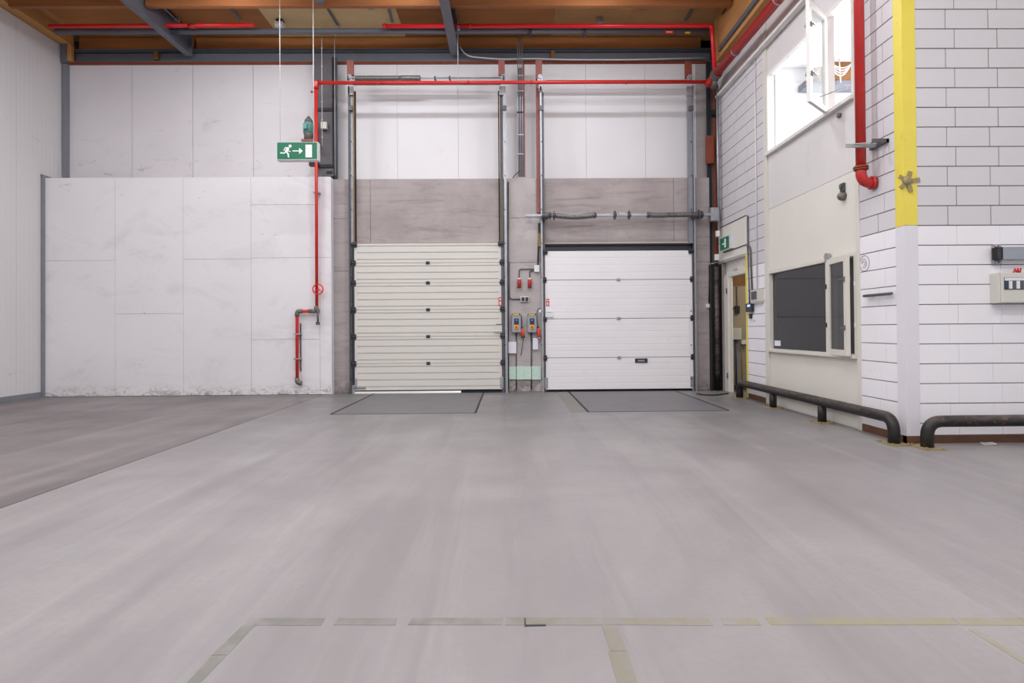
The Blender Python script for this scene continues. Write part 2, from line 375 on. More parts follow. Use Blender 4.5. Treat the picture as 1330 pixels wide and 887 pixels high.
# ---- back wall, upper white sandwich panels
wb = root('wall_back', (-2, YW, 0), 'back wall of white panels above bare concrete around two dock doors')
ztop = 6.50
m = M(); m.box(-9.2, 4.5, YW+.03, YW+.25, 3.0, 6.5); m.build('core', seam_grey, wb)
seams = [B(x, 150, YW)[0] for x in (85, 171.5, 250.5, 329, 408.5)]
for a, b in zip(seams, seams[1:]):
    m = M(); m.box(a+.004, b-.004, YW, YW+.04, 3.6, ztop); m.build('panel', white_panel, wb)
seams = [B(x, 150, YW)[0] for x in (409, 437, 516, 595, 650, 678, 704, 761, 838, 904)]
for a, b in zip(seams, seams[1:]):
    m = M(); m.box(a+.002, b-.002, YW, YW+.04, 3.6, ztop); m.build('panel', upper_panel, wb)
m = M(); m.box(B(904, 150, YW)[0]+.003, B(920, 150, YW)[0], YW, YW+.04, 3.6, ztop); m.build('panel', concrete_light, wb, label='narrow panel patched with grey plaster')
m = M(); m.box(B(920, 150, YW)[0]+.003, 4.5, YW, YW+.04, 0, ztop); m.build('panel', black_paint, wb, label='black end strip in the corner')
m = M(); m.box(-8.9, 4.4, YW-.03, YW+.02, ztop-.0, ztop+.05); m.build('timber_strip', oxide_dark, wb)
# concrete part: every cast panel is a piece
def conc(x0, y0, x1, y1, mt=None, lab=None):
    m = M(); bpx(m, x0, y0, x1, y1, YC, .24); return m.build('concrete_panel', mt or concrete, wb, .004, lab)
DX = [B(457, 420, YC)[0], B(653, 420, YC)[0], B(706, 420, YC)[0], B(901, 420, YC)[0]]
zt = B(680, 231.5, YC)[1]; zo = B(550, 315.5, YC)[1]
def concw(x0, x1, z0, z1, mt=None, lab=None):
    m = M(); m.box(x0+.003, x1-.003, YC, YC+.3, z0+.003, z1-.003); return m.build('concrete_panel', mt or concrete, wb, .004, lab)
m = M(); m.box(-9, DX[0]-.01, YC+.05, YC+.28, 0, zt-.02).box(DX[1]+.01, DX[2]-.01, YC+.05, YC+.28, 0, zt-.02).box(DX[3]+.01, 3.85, YC+.05, YC+.28, 0, zt-.02).box(-9, 3.85, YC+.05, YC+.28, zo+.02, zt-.02)
m.build('concrete_core', joint_dark, wb)
xl = B(400, 400, YC)[0]; za, zb_ = B(680, 283, YC)[1], B(680, 341, YC)[1]
for x0, x1, zs, mt in ((xl, DX[0], (0, B(445, 352, YC)[1], B(445, 284, YC)[1], zt), concrete), (DX[1], DX[2], (0, zb_, za, zt), concrete_light), (DX[3], B(923, 400, YC)[0], (0, B(912, 340, YC)[1], B(912, 308, YC)[1], zt), concrete)):
    for a, b in zip(zs, zs[1:]): concw(x0, x1, a, b, mt)
xa = B(481, 270, YC)[0]; concw(DX[0], xa, zo, zt); concw(xa, DX[1], zo, zt)
xa = B(875, 270, YC)[0]; concw(DX[2], xa, zo, zt); concw(xa, DX[3], zo, zt)
concw(-8.9, xl, 0, zt)
m = M(); m.box(-10, DX[0]-.4, YW+.3, YW+.35, 0, 3.2).box(3.9, 9, YW+.3, YW+.35, 0, 7.2).box(-10, 9, YW+.3, YW+.35, 6.4, 7.3); m.build('outer_skin', seam_grey, wb)

# ---- white boarded partition in front of the left half of the back wall
wp = root('wall_partition', (-6, YP, 0), 'white boarded lower wall standing proud of the back wall')
pxr = B(429.8, 400, YP)[0]; pzt = B(250, 231, YP)[1]; pxl = XL+.02
m = M(); m.box(pxl, pxr-.002, YP+.012, YC-.002, 0, pzt-.003); m.build('partition_core', seam_grey, wp)
cols = [(pxl, B(149.7, 400, YP)[0], [337.5]), (B(149.7, 400, YP)[0], B(238, 400, YP)[0], [407]), (B(238, 400, YP)[0], B(326.3, 400, YP)[0], [336.5]), (B(326.3, 400, YP)[0], B(415.5, 400, YP)[0], [266.3, 335.5, 441.8]), (B(415.5, 400, YP)[0], pxr, [335.5])]
for x0, x1, ys in cols:
    zs = [.004]+[B(250, yy, YP)[1] for yy in reversed(ys)]+[pzt]
    for a, b in zip(zs, zs[1:]):
        m = M(); m.box(x0+.0025, x1-.0025, YP, YP+.02, a+.0025, b-.0025); m.build('panel', partition_white, wp, .0015)
m = M(); m.box(pxr-.002, pxr+.012, YP, YC+.0, 0, pzt); m.build('edge_board', white_guard, wp)
m = M(); m.box(pxl, pxr, YP, YC+.02, pzt-.003, pzt+.01); m.build('top_board', partition_white, wp)

# ---- trims on the left
m = M(); m.box(XL-.01, XL+.05, YP-.05, YP+.03, .0, pzt+.06); struct(m.build('trim_1', trim_grey), 'grey metal corner strip where partition meets left wall')
m = M(); x0 = B(84, 150, YW-.04)[0]; m.box(x0-.03, x0+.07, YW-.07, YW+.0, pzt-.3, ztop+.02); struct(m.build('trim_2', trim_grey), 'grey metal corner strip above the partition')
m = M(); m.box(XL-.02, XL+.012, -7, YP-.05, 0, .10); struct(m.build('baseboard_left', trim_grey), 'grey metal foot channel of the left wall')
m = M(); m.box(XL-.01, XL+.02, YP-.05, YP+.4, pzt+.02, pzt+.07); struct(m.build('trim_3', trim_grey), 'short grey strip capping the partition at the left wall')

# ---- block walls: side wall (faces left) and front wall (faces the camera)
ws = root('wall_right', (XS, 8, 0), 'side wall of painted blocks running back to the dock doors')
CO = .2035; ZL = 11*CO                                   # painted brighter below this course
PY0, PY1 = 6.715, 9.215                                   # boarded bay between these depths
DY0, DY1, DZ = 9.97, 11.1, 2.475                          # doorway
m = M(); m.box(XS+.004, XS+.2, YF+.01, PY0-.01, 0, 7.2).box(XS+.004, XS+.2, PY1+.01, DY0, 0, 7.2).box(XS+.004, XS+.2, DY0, YC+.05, DZ, 7.2).box(XS+.004, XS+.2, DY1, YC+.05, 0, DZ)
m.build('mortar', mortar_up, ws)
BC = {}
def brick(par, axis, a, b, z0, z1, mt):
    """one block; axis 'Y' lies on the side wall, 'X' on the front wall"""
    w_, h_ = round(b-a, 3), round(z1-z0, 3); key = (axis, w_, h_, mt.name)
    if key not in BC:
        q = M()
        if axis == 'Y': q.box(-.0, .09, -w_/2, w_/2, 0, h_)
        else: q.box(-w_/2, w_/2, 0, .09, 0, h_)
        es = q.bm.edges[:]; bmesh.ops.recalc_face_normals(q.bm, faces=q.bm.faces[:]); bmesh.ops.bevel(q.bm, geom=es, offset=.0022, segments=1, affect='EDGES')
        me = bpy.data.meshes.new('brick'); q.bm.to_mesh(me); q.bm.free(); me.materials.append(mt); BC[key] = me
    off = random.uniform(-.0012, .0012)
    loc = (XS+off, (a+b)/2, z0) if axis == 'Y' else ((a+b)/2, YF+off, z0)
    return link('brick', BC[key], loc, par)
def course(par, axis, a, b, n, first, skip=None):
    z0, z1 = n*CO+.0045, (n+1)*CO-.0045; low = n < 11
    mt = block_lower if low else block_upper; gv = .0014 if low else .0045
    if n == 0: z0 = .085
    p = first
    while p < b:
        q = p+.4475; s0, s1 = max(p+gv, a), min(q-gv, b)
        if s1-s0 > .03: brick(par, axis, s0, s1, z0, z1, mt)
        p = q
for n in range(31):
    ph = 5.93 if n % 2 else 5.82
    if n < 26: course(ws, 'Y', 6.085, PY0-.004, n, ph)
    if n*CO < DZ-.05: course(ws, 'Y', PY1+.004, DY0-.06, n, ph+.4475*7)
    else: course(ws, 'Y', PY1+.004, 11.22, n, ph+.4475*7)
m = M()
for n in range(1, 31):
    for a, b in ((6.085, PY0-.004), (PY1+.004, DY0-.06 if n*CO < DZ else 11.22)):
        m.box(XS+.0022, XS+.01, a, b, n*CO-.0045, n*CO+.0045)
m.build('bed_joints', mortar_dark, ws)['kind'] = 'stuff'
wf = root('wall_front', (6, YF, 0), 'block wall facing the camera at the right, brighter white below')
m = M(); m.box(XS+.21, 9, YF+.006, YF+.2, 0, 7.2); m.build('mortar', mortar_up, wf)
for n in range(27):
    course(wf, 'X', 4.215, 6.9, n, 4.535-.4475 if n % 2 else 4.18)
m = M()
for n in range(1, 27): m.box(4.215, 6.9, YF+.004, YF+.012, n*CO-.0045, n*CO+.0045)
m.build('bed_joints', mortar_dark, wf)['kind'] = 'stuff'
m = M(); m.box(XS+.0, 9, YF+.0, YF+.2, 27*CO, 7.2); m.build('upper_blocks', block_upper, wf)
# corner angle: yellow above, white below
def corner_angle(name, z0, z1, mt, lab):
    q = M(); q.prism([(XS-.006, YF-.006), (XS+.135, YF-.006), (XS+.135, YF+.05), (XS+.05, YF+.05), (XS+.05, 6.08), (XS-.006, 6.08)], 'z', z0, z1); return struct(q.build(name, mt, None, .002), lab)
corner_angle('trim_4', ZL+.003, 7.2, yellow, 'yellow painted corner angle on the block wall edge')
corner_angle('trim_5', .075, ZL, white_guard, 'white painted corner angle below the yellow one')
# brown plinth strips
m = M(); m.box(XS-.004, XS+.08, YF-.0, PY0-.01, 0, .082); struct(m.build('baseboard_right', plinth_brown), 'brown plinth strip under the side wall near the corner')
m = M(); m.box(XS-.004, XS+.08, PY1+.01, DY0-.06, 0, .082); struct(m.build('baseboard_side', plinth_brown), 'brown plinth strip between boarded bay and doorway')
m = M(); m.box(XS-.004, 9, YF-.008, YF+.06, 0, .078); struct(m.build('baseboard_front', plinth_brown), 'brown plinth strip under the block wall facing the camera')

# ---- boarded bay with two windows
bay = root('wall_bay', (XS, 8, 0), 'beige boarded bay with an upper and a lower window')
XB = XS+.015
UZ0, UZ1, LZ0, LZ1 = 3.935, 5.155, .875, 2.035
zseam = S(1000, 271)[1]
def board(y0, y1, z0, z1, mt, lab=None):
    q = M(); q.box(XB, XB+.04, y0+.002, y1-.002, z0+.002, z1-.002); return q.build('board', mt, bay, .002, lab)
P0, P1 = PY0+.07, PY1-.12
board(P0, P1, .16, LZ0-.05, beige); board(P0, P1, .0, .16, beige)
board(P0, P1, LZ1+.05, zseam, beige); board(P0, P1, zseam, UZ0-.045, upper_board)
board(P0, P1, UZ1+.04, 7.1, upper_board)
m = M(); m.box(XB+.05, XB+.12, PY0, PY1, 0, LZ0-.03).box(XB+.05, XB+.12, PY0, PY1, LZ1+.03, UZ0-.03).box(XB+.05, XB+.12, PY0, PY1, UZ1+.03, 7.2); m.build('backing', seam_grey, bay)
for a, b in ((PY0-.004, PY0+.068), (PY1-.118, PY1-.06), (PY1-.055, PY1+.004)):
    m = M(); m.box(XS-.008, XS+.12, a, b, 0, 7.1); m.build('post', beige_frame, bay, .003)
m = M(); m.box(XS-.003, XS+.03, P0, P1, .165, .18); m.build('skirting_lip', beige_frame, bay)
# window frames
def window(n, z0, z1, mt, lab):
    r = root('window_%d' % n, (XS, 8, z0), lab)
    for a, b, lo, hi, nm in ((P0, P1, z0-.048, z0, 'sill'), (P0, P1, z1, z1+.045, 'head')):
        q = M(); q.box(XS-(.045 if nm == 'sill' else .015), XS+.11, a, b, lo, hi); q.build(nm, mt, r, .003)
    for a, b, nm in ((P0, P0+.04, 'jamb'), (P1-.045, P1, 'jamb'), (7.36, 7.44, 'mullion')):
        q = M(); q.box(XS-.012, XS+.10, a, b, z0, z1); q.build(nm, mt, r, .003)
    return r
w1 = window(1, UZ0, UZ1, frame_white, 'upper window of the boarded bay, sash swung wide open')
w2 = window(2, LZ0, LZ1, beige_frame, 'lower dark window of the boarded bay, sash ajar')
m = M(); m.box(XS+.045, XS+.051, 7.44, P1-.045, UZ0, UZ1); m.build('pane', glass, w1)
m = M(); m.box(XS+.045, XS+.051, 7.44, P1-.045, LZ0, LZ1); m.build('pane', glass_dusty, w2)
def sash(par, z0, z1, ang, mt, gm, wd=.60):
    a = math.radians(ang); O = Vector((XS-.012, 7.36, 0)); U = Vector((-math.sin(a), -math.cos(a), 0)); V = Vector((-math.cos(a), math.sin(a), 0)); W = Vector((0, 0, 1))
    s = M()
    f = .07; s.obox(O, U, V, W, (0, f), (-.02, .025), (z0, z1)).obox(O, U, V, W, (wd-f, wd), (-.02, .025), (z0, z1)).obox(O, U, V, W, (f, wd-f), (-.02, .025), (z0, z0+f)).obox(O, U, V, W, (f, wd-f), (-.02, .025), (z1-f, z1))
    so = s.build('sash', mt, par, .002)
    q = M(); q.obox(O, U, V, W, (f, wd-f), (.0, .006), (z0+f, z1-f)); q.build('sash_glass', gm, so)
    for zz in (z0+.28*(z1-z0), z0+.76*(z1-z0)):
        q = M(); q.obox(O, U, V, W, (wd-.065, wd-.025), (.025, .04), (zz-.03, zz+.03)).obox(O, U, V, W, (wd-.14, wd-.04), (.04, .055), (zz-.008, zz+.008)).obox(O, U, V, W, (wd-.065, wd-.025), (-.04, -.02), (zz-.03, zz+.03)).obox(O, U, V, W, (wd-.14, wd-.04), (-.055, -.04), (zz-.008, zz+.008)); q.build('latch', cast_iron, so)
    return O, U, V
O, U, V = sash(w1, UZ0-.02, UZ1, 47, frame_white, glass)
m = M(); p = O+U*.33+Vector((0, 0, UZ0+.1)); m.tube([p+V*-.03, Vector((XS+.02, 6.98, UZ0+.16))], .008, 6); m.build('stay', galv, w1)
sash(w2, LZ0-.02, LZ1+.02, 7, beige_frame, glass_dusty, .54)
for zz in (LZ0+.35, LZ1-.32):
    m = M(); m.box(XS-.03, XS+.0, 7.40, 7.43, zz-.03, zz+.03); m.build('catch', plastic_dark, w2)
    m = M(); m.box(XS-.02, XS+.01, P0+.005, P0+.03, zz-.03, zz+.02); m.build('catch_plate', plastic_white, w2)
m = M(); y_, z_ = S(1006, 486/1.0 if False else 443.5); m.box(XS+.035, XS+.042, S(1010.5, 445)[0], S(1003, 445)[0], LZ0+.045, LZ0+.125); tag(m.build('sticker', paper), 'small white label stuck low in the corner of the lower window', 'sticker')
m = M(); cy_, cz_ = S(1073, 334.5, XS-.03)
m.obox((XS-.03, cy_, cz_), (0, 1, 0), (0, 0, 1), (1, 0, 0), (-.05, .05), (-.05, .05), (0, .03)).obox((XS-.035, cy_, cz_), (0, .707, .707), (0, -.707, .707), (1, 0, 0), (-.055, .055), (-.03, .03), (0, .03))
tag(m.build('tape_wad', galv, None, .006), 'crumpled grey tape wad at top of the lower window mullion', 'tape')

# rooms behind the side wall
m = M(); m.box(4.32, 9, 11.4, 11.5, 2.9, 7.2).box(8.9, 9, YF+.2, 11.4, 2.9, 7.2).box(4.2, 9, YF+.2, 11.4, 2.8, 2.9).box(4.2, 9, YF+.2, 11.4, 7.1, 7.2).box(4.3, 4.35, 9.8, 11.4, 2.9, 7.1)
struct(m.build('wall_office', office_wall), 'bright white room seen through the upper window')
# steel beam and timber seen in that room
bz0, bz1, bz2 = B(1090, 111.5, 11.1)[1], B(1090, 104.5, 11.1)[1], B(1090, 79, 11.1)[1]; bx0 = B(1046, 108, 11.1)[0]
m = M(); m.box(bx0, 8.9, 11.1, 11.38, bz0, bz1); m.box(bx0, 8.9, 11.06, 11.38, bz0-.02, bz0+.01); tag(m.build('steel_beam', steel_grey), 'grey steel beam in the white room behind the upper window', 'beam')
m = M(); m.box(bx0+.3, 8.9, 11.14, 11.38, bz1, bz2); tag(m.build('timber_board', ply_brown), 'brown timber board behind loops of cable in the white room', 'board')
m = M(); m.box(4.29, 8.9, YF+.2, 11.38, bz2, bz2+.05); struct(m.build('ceiling_office', office_wall), 'white ceiling of the bright room above the timber board')
m = M()
for i in range(4):
    pts = []
    for t in range(13):
        u = t/12; pts.append((B(1080+36*u, 90, 11.0)[0], 11.0-.01*i, bz2-.10-.25*math.sin(math.pi*min(1, u*1.1+.05*i))*(.5+.2*i)+.1*u))
    m.tube(pts, .012, 6)
m.tube([(B(1090, 80, 11)[0], 11.0, bz2), (B(1092, 112, 11)[0], 11.0, bz0+.02)], .012, 6)
tag(m.build('cable_loops', white_wire), 'white cables hanging in loops behind the upper window', 'cable')
# dark store behind the lower window
m = M(); m.box(4.21, 7.6, 9.35, 9.45, 0, 2.8).box(7.5, 7.6, YF+.2, 9.35, 0, 2.8).box(4.2, 7.6, YF+.2, 9.35, 2.7, 2.8).box(4.3, 7.6, YF+.2, 9.35, -.02, .01)
struct(m.build('wall_store', room_dark), 'dim grey room behind the lower window')
def area(name, loc, rot, sx, sy, e, col=(1, 1, 1)):
    l = bpy.data.lights.new(name, 'AREA'); l.shape = 'RECTANGLE'; l.size = sx; l.size_y = sy; l.energy = e; l.color = col
    o = bpy.data.objects.new(name, l); C.objects.link(o); o.location = loc; o.rotation_euler = rot; return o
area('office_lamp', (7.3, 8.0, bz2-.03), (0, 0, 0), 1.6, 2.6, OFFICE_W)
area('store_fill', (6.0, 7.8, 2.65), (0, 0, 0), .4, .4, DARKROOM_W)  # added fill, no lamp known here; brightens the room behind the grey glass

# ---- doorway in the side wall
dr = root('door_1', (XS+.1, 10.5, 0), 'open beige framed doorway in the side wall by the dock')
XD = XS+.07
jy0, jy1 = S(951, 450, XD)[0], S(942, 450, XD)[0]
hz = S(955, 358, XD)[1]
m = M(); m.box(XD, XD+.022, jy0, jy0+.13, 0, hz+.02); m.box(XD-.03, XD+.05, jy0+.12, jy1+.02, 0, hz+.02); m.build('jamb', beige_frame, dr, .004)
m = M(); m.box(XD-.015, XD+.14, DY0, jy1, hz, hz+.06); m.build('head', beige_frame, dr, .004)
m = M(); m.box(XD+.02, XD+.12, DY0, jy1, hz+.06, DZ+.02); m.build('head_board', beige, dr)
m = M(); spx(m, 951.5, 341.5, 957, 350, XD-.01, .05); m.build('closer_box', plastic_beige, dr, .004)
for yy in (378, 487):
    m = M(); m.tube([(XD-.045, jy0+.135, S(945, yy, XD)[1]-.05), (XD-.045, jy0+.135, S(945, yy, XD)[1]+.05)], .012, 8); m.build('hinge', galv_dark, dr)
m = M(); m.box(XS-.008, XS+.16, DY0-.06, DY0+.0, 0.0, DZ-.0); struct(m.build('trim_6', yellow, None, .003), 'yellow painted edge strip of the doorway')
# painted board above the doorway
z3 = S(971, 280)[1]
m = M(); m.box(XS-.014, XS+.0, DY0-.06, 11.2, DZ+.0, z3); m.build('header_board', beige, ws, .003, 'cream painted board above the doorway')
m = M(); m.box(XS-.02, XS-.0, DY0-.06, 11.2, z3, z3+.018); m.build('header_drip', joint_dark, ws)
# lobby behind the doorway
LY = 11.22
m = M(); m.box(4.2, 6.2, LY, LY+.06, 0, 2.8).box(5.7, 5.8, 9.45, LY, 0, 2.8).box(4.2, 5.8, 9.45, LY+.06, 2.72, 2.8)
struct(m.build('wall_lobby', lobby_wall), 'tan wall of the small lobby beyond the doorway')
area('lobby_lamp', (5.0, 10.2, 2.6), (0, 0, 0), .3, .3, LOBBY_W, (1, .9, .75))
m = M(); bpx(m, 949, 352, 970, 371, LY-.01, .01); tag(m.build('board', ply_brown), 'brown board at the top of the tan wall inside the doorway', 'board')
m = M(); bpx(m, 951.7, 426, 963.2, 441, LY-.09, .09); tag(m.build('wall_cabinet', plastic_beige, None, .004), 'small cream box on the tan wall inside the doorway', 'box')
m = M(); x, z = B(956, 441, LY-.03); m.tube([(x, LY-.03, z), (x, LY-.03, B(956, 503, LY)[1])], .013, 8); tag(m.build('conduit', blue), 'blue conduit running down from the small cream box', 'conduit')
m = M(); bpx(m, 955.6, 397, 961, 407, LY-.04, .04); tag(m.build('switch_panel', plastic_dark, None, .003), 'dark switch panel above the cream box inside the doorway', 'switch')
m = M(); bpx(m, 950.5, 399, 953.6, 402.5, LY-.03, .03); tag(m.build('light_switch', plastic_dark, None, .003), 'tiny dark switch left of the dark switch panel', 'switch')
m = M(); x, z = B(957, 372, LY-.015); m.tube([(x, LY-.015, z), (x, LY-.015, B(957, 397, LY)[1])], .008, 6); tag(m.build('conduit', cast_iron), 'thin grey conduit above the dark switch panel in the lobby', 'conduit')
m = M(); x, z = B(963.4, 447, LY-.015); m.tube([(x, LY-.015, z), (x, LY-.015, B(963, 500, LY)[1])], .007, 6); tag(m.build('conduit', tape_brown), 'thin tan conduit right of the blue one in the lobby', 'conduit')
m = M(); bpx(m, 963.5, 441.5, 971, 447, LY-.08, .08); tag(m.build('wall_shelf', plastic_white, None, .002), 'white ledge on the lobby wall beside the yellow strip', 'ledge')
m = M(); m.box(4.2, 5.7, LY-.02, LY, 0, .09); struct(m.build('baseboard_lobby', plinth_brown), 'dark plinth inside the doorway')

# ================================================================ ROOF
rf = root('ceiling', (-2, 5, ROOF), 'timber roof deck between joists')
m = M(); m.box(-9.2, 9, -7, 12, ROOF, ROOF+.15); m.build('deck', deck_brown, rf)
x0 = B(336, 22, 10.7)[0]; x1 = B(514, 22, 10.7)[0]
m = M(); m.prism([(x0-.0, 10.12), (x1, 10.12), (x1, 11.7), (x0, 11.7)], 'z', ROOF-.018, ROOF-.001); m.build('deck_board', deck_pale, rf, .0, 'pale clean deck sheet left of centre')
for a, b in ((-8.4, x0), (x1, .9), (.9, 2.35), (2.35, 3.8)):
    m = M(); m.box(a+.004, b-.004, 10.12, 11.7, ROOF-.012, ROOF-.001); m.build('deck_board', deck_brown if a > -2 else wood, rf)
ZJ = 6.815
BX = [(-6.25, .14), (-1.025, .165)]
bays = [(-8.55, -6.25-.03), (-6.25+.03, -1.025-.03), (-1.025+.03, 3.93)]
jn = 0
for yj in (11.72, 10.07, 8.45, 6.85, 5.25, 3.6, 2.0, .4, -1.2, -2.8, -4.4):
    for a, b in bays:
        m = M(); m.box(a, b, yj, yj+.09, ZJ, ROOF-.02 if yj > 10 else ROOF); o = m.build('roof_joist', wood_dark if yj < 10.5 else wood, None, .004)
        where = ['left wall and diagonal-looking left steel beam', 'the two steel beams', 'right steel beam and side wall'][bays.index((a, b))]
        if yj > 10: tag(o, ('brown timber joist against the back wall between ' if yj > 11 else 'timber joist at the top edge of view between ')+where.replace('diagonal-looking ', ''), 'joist', 'roof joists')
        else: tag(o, 'timber roof joist over the hall out of view', 'joist', 'roof joists out of view')
# primary steel beams running towards the camera
def ibeam(x, wd, z0, z1, yfar, ynear, lab):
    t = thing('steel_beam', lab, 'beam', (x, yfar, z0), 'primary roof beams')
    q = M(); q.box(x-wd/2, x+wd/2, ynear, yfar, z0, z0+.014).box(x-.005, x+.005, ynear, yfar, z0+.014, z1-.014); q.build('web', steel_grey, t)
    q = M(); q.box(x-wd/2, x+wd/2, ynear, yfar, z1-.014, z1); q.build('top_flange', steel_dark, t)
    q = M(); q.box(x-wd/2, x+wd/2, yfar, yfar+.015, z0, z1); q.build('end_plate', steel_grey, t)
    return t
b1 = ibeam(BX[0][0], .135, 6.63, ROOF-.02, 11.5, -6, 'grey steel roof beam running forward near the left wall')
b2 = ibeam(BX[1][0], .165, 6.63, ROOF-.02, 11.5, -6, 'grey steel roof beam running forward above the left dock door')
m = M(); m.tube([(BX[0][0]+.10, 11.0, 7.02), (BX[0][0]+.10, 6, 7.02)], .012, 6); m.build('cable', white_wire, b1)
for yy in (9.95, 10.9):
    m = M(); m.box(BX[0][0]+.06, BX[0][0]+.14, yy, yy+.05, 7.0, 7.05); m.build('clip', galv, b1)
m = M(); x, z = B(595.3, 36, 10.7); m.box(x-.02, x+.03, 10.68, 10.73, z-.04, z+.03); m.build('clip', galv, b2)
# header beam along the back wall
hb = thing('header_beam', 'long dark grey steel beam along the top of the back wall', 'beam', (-2, YW, 6.55))
zb0, zb1 = 6.555, ZJ
m = M(); m.box(-8.6, 4.1, YW-.02, YW+.10, zb0, zb0+.016).box(-8.6, 4.1, YW-.02, YW+.10, zb1-.016, zb1).box(-8.6, 4.1, YW+.03, YW+.05, zb0, zb1); m.build('web', steel_grey, hb)
m = M(); m.box(-8.6, 4.1, YW+.0, YW+.03, zb1-.075, zb1-.05); m.build('rib', steel_dark, hb)
m = M(); x = B(204, 74, YW)[0]; m.box(x-.05, x+.03, YW-.03, YW+.03, 6.6, 6.76); m.build('timber_block', ply_brown, hb)
m = M(); x = B(718, 72, YW)[0]; m.box(x-.04, x+.04, YW-.05, YW+.03, 6.58, 6.76); m.build('timber_block', ply_brown, hb)
# tubular tie under the joists
xt0, xt1 = B(72, 41, 10.9)[0], B(921, 40, 10.9)[0]
m = M(); m.tube([(xt0, 10.9, 6.80), (xt1, 10.9, 6.80)], .052, 14); tie = tag(m.build('tie_tube', steel_grey), 'long grey steel tube under the joists, just behind the upper red pipe', 'tube')
# sprinkler pipes up in the roof
def collar(m, p, ax, r, l):
    v = Vector(ax)*l/2; p = Vector(p); m.tube([p-v, p+v], r, 12); return m
rp = thing('sprinkler_pipe', 'short bright red pipe under the roof at the left', 'pipe', (-6, 10.72, 6.8), 'upper red pipes')
xa, za_ = B(64, 34, 10.72); xb, zb2 = B(330, 32.5, 10.72)
m = M(); m.tube([(xa, 10.72, za_), (xb, 10.72, zb2)], .035, 12); m.build('tube', red_bright, rp)
m = M(); collar(m, (B(250, 33, 10.72)[0], 10.72, za_), (1, 0, 0), .045, .14); m.build('collar', red_deep, rp)
rp = thing('sprinkler_pipe', 'long bright red pipe under the roof ending over the right corner', 'pipe', (1, 10.72, 6.8), 'upper red pipes')
xa, za_ = B(497, 34, 10.72); xb, zb2 = B(923, 32.5, 10.72)
xd, zd = B(929, 92, 10.72)
m = M(); m.tube(path([(xa, 10.72, za_), (xb+.02, 10.72, za_), (xb+.07, 10.72, zd)], .06), .038, 12); m.build('tube', red_bright, rp)
for xx in (610, 500):
    m = M(); collar(m, (B(xx, 34, 10.72)[0], 10.72, za_), (1, 0, 0), .047, .06); m.build('collar', red_deep, rp)
# timber plate on the left wall and fascia on the right
m = M(); m.box(XL-.2, XL+.21, -7, 11.6, 6.87, ROOF); tag(m.build('wall_plate', wood_fascia, None, .004), 'light timber plate running along the top of the left wall', 'timber')
m = M(); x, z = B(84, 68, 11.5); m.box(x-.08, x+.03, 11.5, 11.6, 6.5, 6.87); tag(m.build('corner_bracket', steel_grey, None, .003), 'small grey steel bracket under the timber plate in the left corner', 'bracket')
m = M(); x = x+.03; m.box(x, x+.08, 11.52, 11.6, 6.55, 6.87); tag(m.build('timber_block', wood_fascia), 'small timber block beside the left corner bracket', 'block')
m = M(); m.box(3.95, 4.07, -2, 11.0, 6.22, ROOF-.025); fs = tag(m.build('timber_fascia', wood_fascia, None, .004), 'broad timber board along the top of the side wall', 'timber')
m = M(); m.box(3.93, 3.949, 4, 10.7, 6.30, 6.42).box(3.90, 3.93, 4, 10.7, 6.30, 6.305); m.build('channel', steel_grey, fs, label='grey metal channel along the board')
m = M(); m.tube([(3.92, 10.5, 6.9), (3.92, 9.6, 6.93), (3.9, 9.0, 7.0)], .012, 6); m.build('cable', dark_cable, fs)

